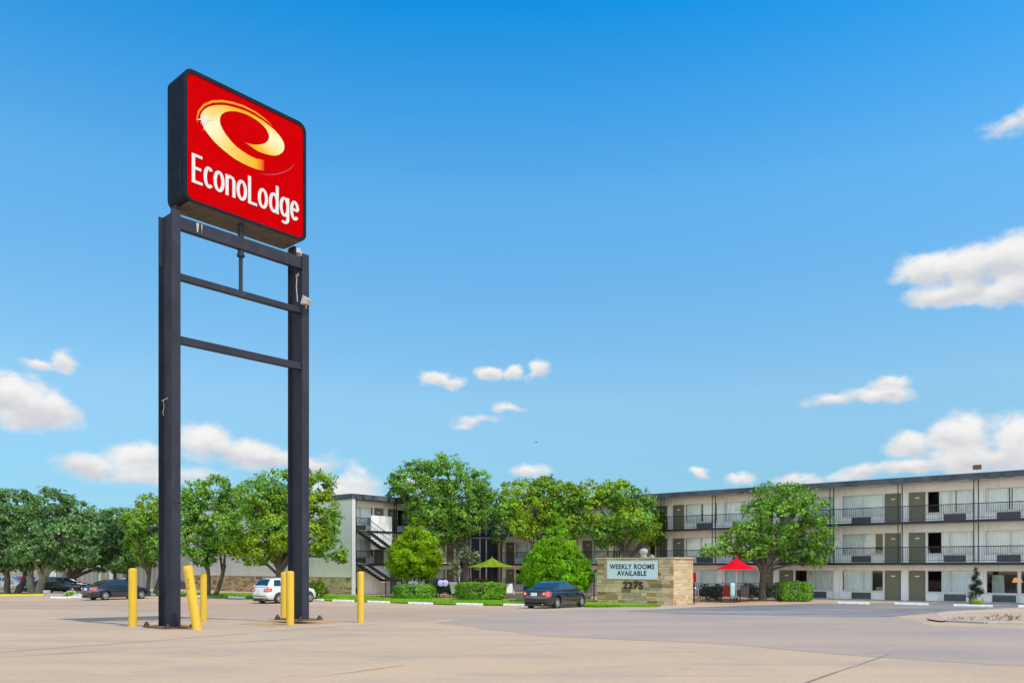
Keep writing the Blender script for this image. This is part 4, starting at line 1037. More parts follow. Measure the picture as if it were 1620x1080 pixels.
def make_car(S, name, label, col, group=None, plate=True):
    root = thing(name, label, 'car', (0, 0, 0), 0, group)
    zb, wb, wr = S['zb'], S['wb'], S['wr']; Hs = S['H'] - .04
    def side_y(z): return wb + (wr - wb) * (z - zb) / (Hs - zb)
    # lower shell
    X, b0, t0, w0 = smooth_tab(S['body'], 80, 2)
    half = [(.0,0),(.6,0),(.86,.015),(.955,.1),(.99,.28),(1.0,.5),(.985,.7),(.95,.85),(.88,.95),(.74,.995),(.4,1.01),(0,1.015)]
    ring = [(u, v) for u, v in half] + [(-u, v) for u, v in reversed(half[1:-1])]; n = len(ring)
    mb = MB(); vs = []
    for i in range(len(X)):
        for u, v in ring: vs.append((X[i], u*w0[i], b0[i] + (t0[i]-b0[i])*v))
    fs = [(i*n+k, i*n+(k+1)%n, (i+1)*n+(k+1)%n, (i+1)*n+k) for i in range(len(X)-1) for k in range(n)]
    fs += [tuple(range(n)), tuple(reversed(range((len(X)-1)*n, len(X)*n)))]
    mb.add(vs, fs, 0, True)
    body = mb.build('body', col, root)
    # wheel arches cut out of the shell
    cut = MB()
    for wx in S['wheels']:
        for s in (-1, 1):
            vs = [(wx + .385*math.cos(a), s*yy, S['wr_'] + .02 + .385*math.sin(a)) for yy in (.52, 1.1) for a in np.linspace(0, 2*math.pi, 29)[:-1]]
            cut.add(vs, [tuple(range(28)), tuple(reversed(range(28, 56)))] + [(k, (k+1)%28, (k+1)%28+28, k+28) for k in range(28)])
    co = cut.build('cutter', col)
    md = body.modifiers.new('arch', 'BOOLEAN'); md.object = co; md.operation = 'DIFFERENCE'; md.solver = 'EXACT'
    dg = bpy.context.evaluated_depsgraph_get(); me = bpy.data.meshes.new_from_object(body.evaluated_get(dg))
    body.modifiers.clear(); body.data = me; bpy.data.objects.remove(co)
    me.materials.clear(); me.materials.append(col)
    for p in me.polygons: p.use_smooth = True
    es = body.modifiers.new('edges', 'EDGE_SPLIT'); es.split_angle = R(42)
    # cabin
    X, tz = smooth_tab(S['top'], 50, 1); mb = MB(); vs = []; m = 12
    sec = lambda z: [(-wb, zb-.12), (-wb, zb)] + [(-side_y(zb+(z-zb)*t), zb+(z-zb)*t) for t in (.33, .66)] + [(-side_y(z)+.00, z-.035 if z-zb > .05 else z), (-side_y(z)+.09, z), (0, z+.02)]
    for i in range(len(X)):
        h = sec(max(tz[i], zb+.004)); full = h + [(-y, z) for y, z in reversed(h[:-1])]
        for y, z in full: vs.append((X[i], y, z))
    k_ = len(full); fs = [(i*k_+k, i*k_+k+1, (i+1)*k_+k+1, (i+1)*k_+k) for i in range(len(X)-1) for k in range(k_-1)]
    mb.add(vs, fs, 0, True)
    cabin = mb.build('cabin', col, root); es = cabin.modifiers.new('edges', 'EDGE_SPLIT'); es.split_angle = R(38)
    topz = lambda x: float(np.interp(x, X, tz))
    for nm, (xa, xb) in (('rear_window', S['rear']), ('windscreen', S['front'])):
        mb = MB(); vs = []
        for i in range(9):
            x = xa + (xb-xa)*i/8; z = topz(x); yy = side_y(z) - .12
            for j in range(7): y = -yy + 2*yy*j/6; vs.append((x, y, z + .012 + .02*(1-abs(y)/max(yy,.01)) * (1 if abs(y) < yy-.01 else .0)))
        d = -1 if nm == 'rear_window' else 1
        vs = [(x + d*.012, y, z) for x, y, z in vs]
        mb.add(vs, [(i*7+j, i*7+j+1, (i+1)*7+j+1, (i+1)*7+j) for i in range(8) for j in range(6)], 0, True)
        mb.build(nm, M['car_glass'], root)
    for s in (-1, 1):
        for q in S['sides']:
            mb = MB(); mb.add([(x, s*(side_y(z) + .006), z) for x, z in q], [tuple(range(len(q)))]); mb.build('side_window', M['car_glass'], root)
        mb = MB(); sx = S['sides'][-1][-1][0]
        mb.add([(sx-.06, s*.82, zb+.04), (sx+.12, s*.82, zb+.04), (sx+.1, s*1.0, zb+.05), (sx-.04, s*1.0, zb+.05), (sx-.06, s*.84, zb+.17), (sx+.06, s*.84, zb+.17), (sx+.05, s*.99, zb+.16), (sx-.04, s*.99, zb+.16)],
               [(0,1,2,3),(7,6,5,4),(0,4,5,1),(1,5,6,2),(2,6,7,3),(3,7,4,0)]); mb.build('mirror', col, root, bevel=.02)
        mb = MB(); dx = S['sides'][0][3][0] + .03
        yb = float(np.interp(dx, *[smooth_tab(S['body'], 80, 2)[i] for i in (0, 3)]))
        for xx in (dx, S['sides'][-1][-1][0]+.1): mb.box(xx-.006, xx+.006, s*(yb-.02) if s > 0 else -yb-.003, (yb+.003) if s > 0 else -(yb-.02), .42, zb-.1)
        mb.box(dx-.22, dx-.06, s*yb-.012, s*yb+.012, zb-.16, zb-.125)
        mb.build('door_seam', M['dark_trim'], root)
        # lamps follow the corner of the shell
        mb = MB(); vs = []; lz0, lz1 = S['deck']-.25, S['deck']-.02
        xs = np.linspace(-S['L']/2 + .035, -S['L']/2 + .34, 7)
        for x in xs:
            w = float(np.interp(x, [t[0] for t in S['body']], [t[3] for t in S['body']]))
            vs += [(x - .012, s*(w+.012), lz0 + .02*(x - xs[0])/.3), (x - .012, s*(w+.006)*.985, lz1)]
        inner = [(xs[0]-.03, s*.40, lz0+.03), (xs[0]-.03, s*.43, lz1-.03)]
        vs = inner + vs
        mb.add(vs, [(2*i, 2*i+1, 2*i+3, 2*i+2) for i in range(len(vs)//2-1)], 0, True); tl = mb.build('tail_lamp', M['lamp_red'], root)
        mb = MB(); mb.lathe([(0,.012),(.045,.01),(.055,0)], n=14); mb.v = [(xs[0]-.03 - v[2], s*.56 + v[0], (lz0+lz1)/2 + v[1]) for v in mb.v]; mb.build('reverse_lens', M['lamp_clear'], tl)
        mb = MB(); xf = S['L']/2; mb.add([(xf-.09, s*.36, .58), (xf-.32, s*.70, .6), (xf-.42, s*.72, .72), (xf-.2, s*.4, .7)], [(0,1,2,3)]); mb.build('headlight', M['lamp_clear'], root)
    mb = MB(); mb.box(-S['L']/2-.055, -S['L']/2-.01, -.17, .17, S['deck']-.24, S['deck']-.08); mb.build('number_plate', M['plate'], root)
    mb = MB(); mb.box(-S['L']/2-.06, -S['L']/2+.16, -.62, .62, .47, .50); mb.box(-S['L']/2+.02, S['L']/2-.05, -.6, .6, .16, .3); mb.build('underbody', M['dark_trim'], root)
    mb = MB(); mb.tube([(-S['L']/2-.03, -.5, .27), (-S['L']/2+.3, -.5, .27)], .035, 10); mb.build('exhaust', M['chrome'], root)
    for wx in S['wheels']:
        for s in (-1, 1):
            r = S['wr_']; ww = .1; y0 = s * .755
            mb = MB(); mb.lathe([(r*.66,-ww),(r*.9,-ww),(r,-ww*.7),(r,ww*.7),(r*.9,ww),(r*.66,ww)], n=28); mb.v = [(wx + v[0], y0 + v[2]*s, r + v[1]) for v in mb.v]
            w_ = mb.build('wheel', M['tyre'], root)
            mb = MB(); mb.lathe([(r*.68,.07),(r*.66,.085),(r*.6,.06),(r*.6,-.06),(r*.68,-.08)], n=28)
            mb.lathe([(0,.085),(r*.16,.08),(r*.18,.05)], n=14)
            for k in range(7):
                a = 2*math.pi*k/7; ca, sa = math.cos(a), math.sin(a); h = r*.085
                pts = [(r*.12, -h), (r*.63, -h*1.25), (r*.63, h*1.25), (r*.12, h)]
                vs = [(u*ca - v*sa, u*sa + v*ca, zz) for zz in (.045, .075) for u, v in pts]
                mb.add(vs, [(0,1,2,3),(7,6,5,4),(0,4,5,1),(1,5,6,2),(2,6,7,3),(3,7,4,0)])
            mb.v = [(wx + v[0], y0 + v[2]*s, r + v[1]) for v in mb.v]; mb.build('rim', M['alloy'], w_)
            mb = MB(); mb.lathe([(0,0),(r*.66,0)], n=28); mb.v = [(wx + v[0], y0 + s*.01, r + v[1]) for v in mb.v]; mb.build('brake_disc', M['dark_trim'], w_)
    return root
def park(c, q, heading):
    c.location = q; c.rotation_euler = (0, 0, math.atan2(math.cos(R(heading)), math.sin(R(heading))))
    return c
def car_at(px, py, heading, back=2.2):      # px, py: where the middle of its rear bumper meets the ground in view
    q = hit(px, py); return Vector((q.x + math.sin(R(heading))*back, q.y + math.cos(R(heading))*back, g(q.y + back*.8)))
park(make_car(SEDAN, 'parked_car', 'blue black two door coupe seen from behind beside the stone monument', M['car_black'], 'parked cars'), car_at(846, 962, 33), 33)
park(make_car(HATCH, 'parked_car', 'cream white rounded hatchback parked at the lawn behind the right sign post', M['car_white'], 'parked cars'), car_at(409, 954.5, 33), 33)
lc = make_car(SEDAN, 'parked_car', 'dark sedan with red tail lamp parked left of the lone left bollard', M['car_navy'], 'parked cars')
park(lc, car_at(137, 949, 34), 34)
def far_car(px, z, heading, label, col):
    c = copy_tree(lc); q = at(px, z); park(c, q, heading); c['label'] = label
    for ch in c.children:
        if ch.name.split('.')[0] in ('body', 'cabin', 'mirror'):
            ch.data = ch.data.copy(); ch.data.materials.clear(); ch.data.materials.append(col)
far_car(106, 71, 60, 'dark car half hidden behind the sedan, under the oaks', M['car_navy'])
far_car(84, 70, 40, 'dark blue car farther back to the left of the half hidden dark car', M['car_black'])
far_car(14, 74, 80, 'silver car behind the leftmost oak trunk', M['car_silver'])
far_car(42, 80, 28, 'red car seen between the leftmost oak trunks', M['car_red'])

# ------------------------------------------------------------------ foliage
def leaf_cloud(blobs, seed, size=.16, dens=60, aspect=1.8, clump=.25, up=.35, outw=.75, hollow=.66, nmin=0, spray=0.0):
    """Leaf-sized faces gathered in clumps over the shells of the crown's masses (centre, radii)."""
    rng = np.random.default_rng(seed); cen = []; nor = []
    for (cx, cy, cz, rx, ry, rz) in blobs:
        Rm = (rx*ry*rz) ** (1/3); area = 4*math.pi*Rm*Rm
        nl = max(nmin, int(area * dens)); rc = clump * Rm + .12; nc = max(6, int(area / (rc*rc*1.5)))
        d = rng.normal(size=(nc, 3)); d /= np.linalg.norm(d, axis=1)[:, None]
        rad = rng.uniform(hollow, 1.0, nc)**.7
        out = rng.random(nc) < .24; rad[out] = rng.uniform(1.0, 1.28, out.sum())
        cc = d * rad[:, None]
        rcs = rc * rng.uniform(.55, 1.15, nc); rcs[out] *= .6
        per = rng.integers(int(nl/nc*.45), int(nl/nc*1.55) + 2, nc); per = np.where(out, per//3 + 1, per); idx = np.repeat(np.arange(nc), per); k = len(idx)
        off = rng.normal(size=(k, 3)); off /= np.linalg.norm(off, axis=1)[:, None]; off *= (rng.uniform(0, 1, k)**.45)[:, None]
        p = cc[idx] * np.array([rx, ry, rz]) * .92 + off * rcs[idx][:, None] * np.array([1, 1, .75])
        cen.append(p + np.array([cx, cy, cz])); nn = off*.55 + d[idx]*outw + rng.normal(size=(k, 3))*.55; nn[:, 2] += up; nor.append(nn)
    c = np.concatenate(cen); n = np.concatenate(nor); n /= np.linalg.norm(n, axis=1)[:, None]; k = len(c)
    t = rng.normal(size=(k, 3))
    if spray: t = t*.45 + np.array([0, 0, spray]) + (c - c.mean(0)) / (np.abs(c - c.mean(0)).max() + 1e-6) * 1.2
    t -= n * (t*n).sum(1)[:, None]; t /= np.linalg.norm(t, axis=1)[:, None]; b = np.cross(n, t)
    s = size * rng.uniform(.6, 1.35, k)[:, None]
    v = np.empty((k, 4, 3)); v[:, 0] = c - t*s; v[:, 1] = c + b*s/aspect - n*s*.15; v[:, 2] = c + t*s; v[:, 3] = c - b*s/aspect - n*s*.15
    return v.reshape(-1, 3), k
def leaf_object(name, v, k, mat, parent):
    me = bpy.data.meshes.new(name); me.vertices.add(k*4); me.vertices.foreach_set('co', v.astype(np.float32).ravel())
    me.loops.add(k*4); me.loops.foreach_set('vertex_index', np.arange(k*4, dtype=np.int32))
    me.polygons.add(k); me.polygons.foreach_set('loop_start', np.arange(0, k*4, 4, dtype=np.int32))
    me.update(calc_edges=True); me.materials.append(mat)
    o = bpy.data.objects.new(name, me); link(o, parent); return o
def tree(label, leaf, Z, base_px, blobs_px, seed, group, name='tree', bark='bark', trunk_r=.22, stems=((0, 0),), leaf2=None, size=.115, dens=95, fork=.02, zbase=None, **kw):
    base = at(base_px, Z); root = thing(name, label, 'tree', base, 0, group); rng = random.Random(seed)
    bl = []
    for b in blobs_px:
        cx, cy, rx, ry = b[:4]; dz = b[4] if len(b) > 4 else rng.uniform(-1.2, 1.2); z = Z + dz
        c = P(cx, cy, z) - base; bl.append((c.x, c.y, c.z, rx/F*z, (rx+ry)*.5/F*z*1.05, ry/F*z))
    top = max(b[2] + b[5] for b in bl); bot = min(b[2] - b[5] for b in bl)
    half = [b for i, b in enumerate(bl) if leaf2 is None or i % 3]
    v, k = leaf_cloud(half, seed, size, dens, **kw); leaf_object('crown', v, k, L[leaf], root)
    if leaf2:
        v, k = leaf_cloud([b for i, b in enumerate(bl) if i % 3 == 0] + [(b[0], b[1]-.3*b[4], b[2]+.35*b[5], b[3]*.7, b[4]*.6, b[5]*.6) for b in bl[1::3]], seed+1, size, dens*.75, **kw)
        leaf_object('crown', v, k, L[leaf2], root)
    mb = MB(); zf_ = max(.8, bot + (top - bot)*fork)
    for dx, dy in stems:
        lean = Vector((dx*1.6 + rng.uniform(-.15, .15), dy + rng.uniform(-.2, .2), 0))
        tp = Vector((dx, dy, 0)) + lean + Vector((0, 0, zf_)); r = trunk_r / (1 if len(stems) == 1 else 1.25)
        pts = [Vector((dx, dy, -.1)).lerp(tp, t) + Vector((rng.uniform(-.06, .06), rng.uniform(-.06, .06), 0)) * (t > 0) for t in (0, .08, .3, .6, 1)]
        mb.tube(pts, [r*1.3, r*1.1, r, r*.92, r*.8], 12)
        mine = [b for b in bl if min(stems, key=lambda s: (s[0]*2.2-b[0])**2 + (s[1]-b[1])**2) == (dx, dy)] or bl
        for b in mine:
            e = Vector((b[0], b[1], b[2])); s0 = pts[3].lerp(pts[4], rng.uniform(0, 1)); md = s0.lerp(e, .45) + Vector((rng.uniform(-.3, .3), rng.uniform(-.3, .3), rng.uniform(.1, .6)))
            rb = r * rng.uniform(.34, .5)
            mb.tube([s0, s0.lerp(md, .5) + Vector((0, 0, .12)), md, md.lerp(e, .6), e], [rb*1.25, rb, rb*.75, rb*.5, rb*.22], 8, cap=False)
            for _ in range(3):
                e2 = e + Vector((rng.uniform(-1, 1)*b[3], rng.uniform(-1, 1)*b[4], rng.uniform(-.3, .9)*b[5])) * .85; m2 = md.lerp(e, rng.uniform(.2, .9))
                mb.tube([m2, m2.lerp(e2, .5) + Vector((0, 0, .1)), e2], [rb*.45, rb*.3, rb*.1], 6, cap=False)
    mb.build('trunk', M[bark], root)
    return root
GO, GM = 'dark oaks along the left side', 'broad trees in front of the motel'
tree('dark live oak at the left edge of the photo, with a leaning forked trunk', 'oak', 67, 11, [(20,800,38,32),(-20,800,40,34),(25,838,42,32),(-10,840,40,34),(48,868,34,20),(5,874,42,26),(-40,872,34,24),(30,890,26,14),(-4,894,22,10)], 11, GO, stems=((0,0),(.5,.5)), size=.135, dens=84, trunk_r=.3)
tree('dark live oak with thick pale twin trunks near the left edge', 'oak', 66, 55, [(78,798,34,27),(112,812,32,26),(62,838,40,30),(100,848,42,30),(50,872,32,22),(86,876,34,18),(128,872,30,24),(140,838,24,24),(74,890,22,12),(104,892,26,12),(40,892,18,10)], 12, GO, bark='bark_pale', stems=((-.25,.2),(.3,-.1)), size=.135, dens=84, trunk_r=.42, fork=-.05)
tree('dark live oak with a thick leaning trunk behind the left sedan', 'oak', 74, 112, [(150,826,30,24),(178,842,32,28),(150,868,34,24),(185,880,28,20),(128,850,22,24),(205,862,22,24),(160,892,24,12),(190,894,22,12)], 13, GO, size=.14, dens=80, trunk_r=.4)
tree('smaller dark oak with two slim trunks right of the left sedan', 'oak', 71, 180, [(185,818,22,18),(200,842,24,24),(176,858,26,22),(200,880,28,22),(222,872,18,24),(184,896,18,10)], 14, GO, stems=((0,0),(.5,.3)), size=.135, dens=80, trunk_r=.22)
tree('mixed green tree directly left of the left sign post', 'elm', 65, 234, [(232,800,22,22),(212,826,20,22),(240,838,28,28),(262,812,20,24),(222,862,26,24),(258,868,26,24),(236,884,22,14)], 15, GM, leaf2='yellow', stems=((0,0),(.4,.3)), size=.115, dens=95, trunk_r=.2)
tree('dark green tree between the sign posts, left of the bright one', 'elm', 62, 330, [(308,780,24,22),(342,774,28,22),(292,812,28,30),(332,818,36,32),(310,852,34,30),(350,858,28,26),(322,880,24,16),(368,800,24,28),(366,842,22,26)], 16, GM, stems=((0,0),(.45,.2)), size=.11, dens=105, trunk_r=.2)
tree('bright yellow green tree behind the right sign post and white hatchback', 'yellow', 57, 439, [(436,764,34,24),(474,754,26,20),(505,768,26,24),(402,786,36,28),(450,802,46,36),(500,808,36,34),(386,826,38,30),(432,846,44,32),(490,850,38,30),(525,828,18,28),(372,862,26,20),(405,878,30,18),(522,868,24,20),(540,880,10,12),(418,808,30,26)], 17, GM, leaf2='elm', size=.11, dens=110, trunk_r=.24)
tree('tall mid green tree rising above the inner corner of the motel', 'elm', 68, 736, [(640,762,26,22),(662,744,30,18),(704,736,32,18),(744,758,34,18),(676,780,46,30),(728,786,46,30),(626,782,16,14),(690,816,42,26),(742,818,34,26),(662,806,26,20),(715,842,32,20),(690,850,22,14),(764,790,20,24)], 18, GM, size=.115, dens=95, trunk_r=.3)
tree('broad mid green tree behind the left shoulder of the cone tree', 'elm', 63, 858, [(822,778,32,24),(862,776,30,22),(800,806,20,20),(846,806,42,28),(894,788,34,26),(880,820,40,26),(830,834,30,22),(905,836,30,20)], 19, GM, leaf2='yellow', size=.112, dens=100, trunk_r=.22)
tree('broad mid green tree behind the stone monument', 'elm', 62, 988, [(936,780,32,22),(978,782,34,24),(1012,802,28,26),(950,812,42,28),(996,826,40,26),(960,846,36,20),(1020,838,26,20),(1040,826,14,22,3),(1036,850,14,16,3)], 20, GM, leaf2='yellow', size=.112, dens=100, trunk_r=.24)
tree('greyish slim tree in the gap between the two courtyard trees', 'oak', 72, 790, [(786,790,18,20),(798,815,20,24),(788,842,22,20)], 21, GM, size=.12, dens=60, trunk_r=.14)
tree('spreading tree with a dark trunk behind the red umbrella', 'elm', 53.5, 1206, [(1222,784,34,24),(1256,786,36,24),(1286,808,28,26),(1196,806,24,16),(1238,818,44,28),(1180,838,26,18),(1278,842,40,28),(1220,850,42,24),(1160,852,24,14),(1140,868,26,13),(1118,874,12,9),(1192,868,36,18),(1262,872,40,20),(1302,862,18,24),(1288,886,24,10)], 22, GM, size=.1, dens=92, trunk_r=.25)
def soft_tree(label, leaf, Z, base_px, rows, seed, size, spray, dens):
    base = at(base_px, Z); root = thing('conifer', label, 'tree', base, 0, 'small bright soft needled trees'); rng = random.Random(seed); bl = []
    for py, hw, n in rows:
        for i in range(n):
            a = 2*math.pi*(i + rng.random()*.6)/n; rad = hw/F*Z; rr_ = rad * (.36 if n > 1 else .9)
            c = P(base_px, py + rng.uniform(-5, 5), Z) - base
            bl.append((math.cos(a)*rad*.62*(n > 1), math.sin(a)*rad*.62*(n > 1), c.z, rr_, rr_, rr_*.8))
    v, k = leaf_cloud(bl, seed, size, dens, aspect=3.6, clump=.36, up=.3, outw=.8, hollow=.45, nmin=150, spray=spray)
    leaf_object('crown', v, k, L[leaf], root)
    mb = MB(); h = bl[0][2]; mb.tube([(0,0,-.1),(0,0,.5),(.02,0,h*.6),(0,0,h)], [.13,.1,.07,.02], 10)
    for b in bl[1:]: mb.tube([(0,0,b[2]-.35*b[3]),(b[0]*.6,b[1]*.6,b[2]-.1),(b[0],b[1],b[2])], [.035,.025,.01], 6, cap=False)
    mb.build('trunk', M['bark'], root)
soft_tree('rounded lime green soft tree behind the left hedge', 'lime', 60, 656, [(826,5,1),(834,13,3),(846,25,6),(860,37,8),(876,46,9),(890,47,10),(903,38,8)], 31, .13, .5, 190)
soft_tree('dense fresh green cone shaped conifer behind the black coupe', 'cone', 53, 880, [(803,3,1),(811,4,2),(820,8,3),(831,13,5),(846,21,5),(858,30,7),(870,39,9),(882,48,10),(894,56,12),(906,61,13),(916,57,12)], 32, .12, .7, 190)
# slim variegated sapling in front of the stair core
sp_ = at(738, 63); st_ = thing('sapling', 'slim pale leaved sapling left of the green umbrella', 'tree', sp_)
bl = [((px-738)/F*63, random.Random(px).uniform(-.3,.3), (P(px,py,63)-sp_).z, .38, .38, .42) for px, py in ((718,893),(728,880),(745,886),(757,893),(738,872),(752,878),(722,905))]
v, k = leaf_cloud(bl, 41, .16, 34); leaf_object('crown', v, k, L['pale'], st_)
mb = MB(); mb.tube([(0,0,-.1),(.05,0,1.2),(0,.05,2.4),(.05,0,3.6)], [.17,.14,.11,.04], 10)
for b in bl: mb.tube([(0,0,1.9),(b[0]*.5,b[1]*.5,b[2]-.25),b[:3]], [.05,.035,.012], 6, cap=False)
mb.build('trunk', M['bark'], st_)

def hedge(label, px0, px1, py0, py1, Z, seed, leaf='hedge', depth=1.3, name='hedge', group='clipped hedges', sq=4.2):
    a, b = at(px0, Z), at(px1, Z); c = (a + b) / 2; w = (b.x - a.x)/2; base = Vector((c.x, c.y, g(c.y) + .04))
    h = P(0, py0, Z).z - base.z; root = thing(name, label, 'hedge', base, math.atan2(RD.y, RD.x) + math.pi if w > 1.0 and False else 0, group)
    rng = np.random.default_rng(seed); k = int(2600*w*h*1.6); nrm = rng.normal(size=(k, 3)); nrm /= np.linalg.norm(nrm, axis=1)[:, None]
    # superellipsoid skin: a clipped, flat-topped, round-ended mass
    p = np.sign(nrm) * np.abs(nrm)**.62; p /= (np.abs(p)**sq).sum(1)[:, None]**(1/sq)
    lump = 1 + .06*np.sin(p[:, :1]*9+seed) * np.cos(p[:, 1:2]*7) + .035*np.sin(p[:, :1]*21+seed*2)*np.cos(p[:, 2:3]*11)
    pos = p * lump * np.array([w, depth/2, h/2]) * rng.uniform(.9, 1.03, k)[:, None] + np.array([0, 0, h/2]) + rng.normal(size=(k, 3))*.022
    n = nrm + rng.normal(size=(k, 3))*.55; n[:, 2] += .25; n /= np.linalg.norm(n, axis=1)[:, None]
    t = rng.normal(size=(k, 3)); t -= n*(t*n).sum(1)[:, None]; t /= np.linalg.norm(t, axis=1)[:, None]; bb = np.cross(n, t); s = .062*rng.uniform(.6, 1.4, k)[:, None]
    v = np.empty((k, 4, 3)); v[:, 0] = pos-t*s; v[:, 1] = pos+bb*s*.6; v[:, 2] = pos+t*s; v[:, 3] = pos-bb*s*.6
    keep = pos[:, 2] > .01; v = v[keep]; leaf_object('foliage', v.reshape(-1, 3), len(v), L[leaf], root)
    mb = MB(); rg = random.Random(seed)
    for _ in range(int(10*w)):
        x, y = rg.uniform(-w*.8, w*.8), rg.uniform(-.35, .35)*depth; mb.tube([(x, y, -.05), (x+rg.uniform(-.1,.1), y, h*.5), (x+rg.uniform(-.25,.25), y, h*.88)], [.025,.02,.008], 5, cap=False)
    mb.build('stems', M['bark'], root); return root
hedge('long clipped light green hedge in front of the green umbrella', 722, 799, 921, 948, 55.3, 51)
hedge('smaller clipped dark green hedge under the lime tree', 624, 687, 924, 946, 57.5, 52, 'hedge', 1.5)
hedge('rounded clipped bush at the foot of the motel beside the pool fence', 1227, 1281, 920, 950, 53.5, 53, 'hedge', 1.7)
def bush(label, leaf, px, py0, py1, hw, Z, seed, name='bush', size=.1, dens=70, group=None, cat='bush'):
    base = at(px, Z); root = thing(name, label, cat, base, 0, group); rng = random.Random(seed); top = P(px, py0, Z).z - base.z; w = hw/F*Z
    bl = [(rng.uniform(-w, w)*.6, rng.uniform(-.3, .3), top*rng.uniform(.35, .75), w*.5, .35, top*.28) for _ in range(7)]
    v, k = leaf_cloud(bl, seed, size, dens); leaf_object('foliage', v, k, L[leaf], root)
    mb = MB()
    for b in bl: mb.tube([(rng.uniform(-.1,.1), 0, -.05), (b[0]*.6, b[1]*.6, b[2]*.5), b[:3]], [.025,.018,.008], 6, cap=False)
    mb.build('stems', M['bark'], root)
bush('pinkish bronze shrub behind the long clipped hedge', 'maroon', 761, 911, 945, 15, 57.5, 61)
bush('loose yellow green shrub at the nose of the white hatchback', 'yellow', 500, 918, 946, 16, 58, 62)
bush('clump of grass in front of the left sedan', 'grass', 112, 935, 946, 7, 61, 63, size=.09, name='grass_clump', cat='plant')
GB = 'dark shrubs behind the pool fences'
for i, (px, lab) in enumerate(((1120,'dark shrub behind the pool fence right of the stone monument'),(1138,'dark shrub behind the pool fence left of the red towel'),(1190,'dark shrub behind the pool fence right of the taupe chair'),(1212,'dark shrub behind the pool fence nearest the clipped bush'))):
    bush(lab, 'dark', px, 921, 950, 13, 54, 70+i, group=GB)
for i, (px, lab) in enumerate(((692,'dark shrub under the two lobed lilac plate'),(716,'dark shrub behind the white slatted chair'),(905,'dark shrub right of the cone conifer'),(850,'dark shrub hidden behind the roof of the black coupe'))):
    bush(lab, 'dark', px, 915, 948, 14, 59 if px < 800 else 56, 80+i, group=GB)

# ------------------------------------------------------------------ umbrellas, fences and pool furniture
def umbrella(label, px, py_top, py_edge, half_px, Z, mat, n, sag=.12):
    base = at(px, Z); root = thing('patio_umbrella', label, 'umbrella', base + Vector((0, 0, .03)), R(12), 'patio umbrellas')
    zt = P(px, py_top, Z).z - base.z; ze = P(px, py_edge, Z).z - base.z; rad = half_px/F*Z; mb = MB(); vs = [(0, 0, zt)]; K = 8
    for j in range(1, K+1):
        t = j/K
        for i in range(n*4):
            a = 2*math.pi*i/(n*4); ph = (i % 4)/4; scal = 1 - .075*t*math.sin(math.pi*ph)      # panels pull in between the ribs
            r = rad*t*scal; z = zt + (ze-zt)*(t**.86) - sag*math.sin(math.pi*t)*.8; vs.append((r*math.cos(a), r*math.sin(a), z))
    m = n*4; fs = [(0, 1+i, 1+(i+1)%m) for i in range(m)]
    fs += [(1+(j-1)*m+i, 1+j*m+i, 1+j*m+(i+1)%m, 1+(j-1)*m+(i+1)%m) for j in range(1, K) for i in range(m)]
    mb.add(vs, fs, 0, True); can = mb.build('canopy', mat, root)
    mb = MB(); mb.lathe([(0,.09),(.03,.07),(.025,.02),(.06,-.01)], (0,0,zt), 12); mb.build('finial', mat, can)
    mb = MB(); mb.tube([(0,0,0),(0,0,zt-.03)], .028, 12); mb.build('pole', M['white_plastic'] if n == 6 else M['dark_metal'], root)
    for i in range(n):
        a = 2*math.pi*i/n; mb = MB(); mb.bar((.03*math.cos(a), .03*math.sin(a), zt-.12), (rad*.97*math.cos(a), rad*.97*math.sin(a), ze-.03), .018, .018)
        mb.bar((.03*math.cos(a), .03*math.sin(a), zt-.75), (rad*.5*math.cos(a), rad*.5*math.sin(a), zt+(ze-zt)*.55-.13), .014, .014); mb.build('rib', M['dark_metal'], root)
    mb = MB(); mb.lathe([(.28,0),(.28,.05),(.07,.09),(.05,.3),(0,.3)], n=20); mb.build('base', M['dark_metal'], root)
umbrella('red patio umbrella behind the pool fence right of the stone monument', 1165, 882, 901, 35, 51.6, M['red_fabric'], 6, .06)
umbrella('wide green patio umbrella behind the long clipped hedge', 778.5, 882, 897, 41, 58, M['green_fabric'], 8, .1)

def iron_fence(label, pts, h, name='iron_fence', gap=.12, mesh=False):
    root = thing(name, label, 'fence', pts[0]); p0 = pts[0]
    for a, b in zip(pts, pts[1:]):
        d = b - a; n = max(1, int(d.length / 2.2))
        for i in range(n + (b == pts[-1])):
            q = a + d * (i / n) - p0; mb = MB(); mb.box(q.x-.03, q.x+.03, q.y-.03, q.y+.03, q.z-.05, q.z+h+.06); mb.build('post', M['rail'], root)
        mb = MB(); A, B = a - p0, b - p0
        for z in (.12, h-.18, h): mb.bar(A + Vector((0,0,z)), B + Vector((0,0,z)), .03, .03)
        k = int(d.length/gap)
        for i in range(k):
            q = A + (B-A)*((i+.5)/k); mb.box(q.x-.009, q.x+.009, q.y-.009, q.y+.009, q.z+.12, q.z+h)
        mb.build('picket_panel', M['rail'], root)
iron_fence('black iron picket fence in front of the red umbrella', [at(1098, 50.0), at(1161, 50.6), at(1228, 52.2)], 1.26)
iron_fence('black iron picket fence behind the clipped hedges and coupe', [at(610, 61), at(690, 59), at(800, 57.2), at(940, 54.5)], 1.45)
lw = thing('low_wall', 'low pale wall under the iron fence beside the black coupe', 'wall', at(797, 56.6)); d_ = at(936, 54.2) - at(797, 56.6)
mb = MB(); mb.bar((0,0,.12), (d_.x, d_.y, .12), .2, .36); mb.build('wall_face', M['pot_white'], lw, bevel=.02)
mb = MB(); mb.bar((-.03,0,.32), (d_.x, d_.y, .32), .26, .04); mb.build('coping', M['grey_concrete'], lw)

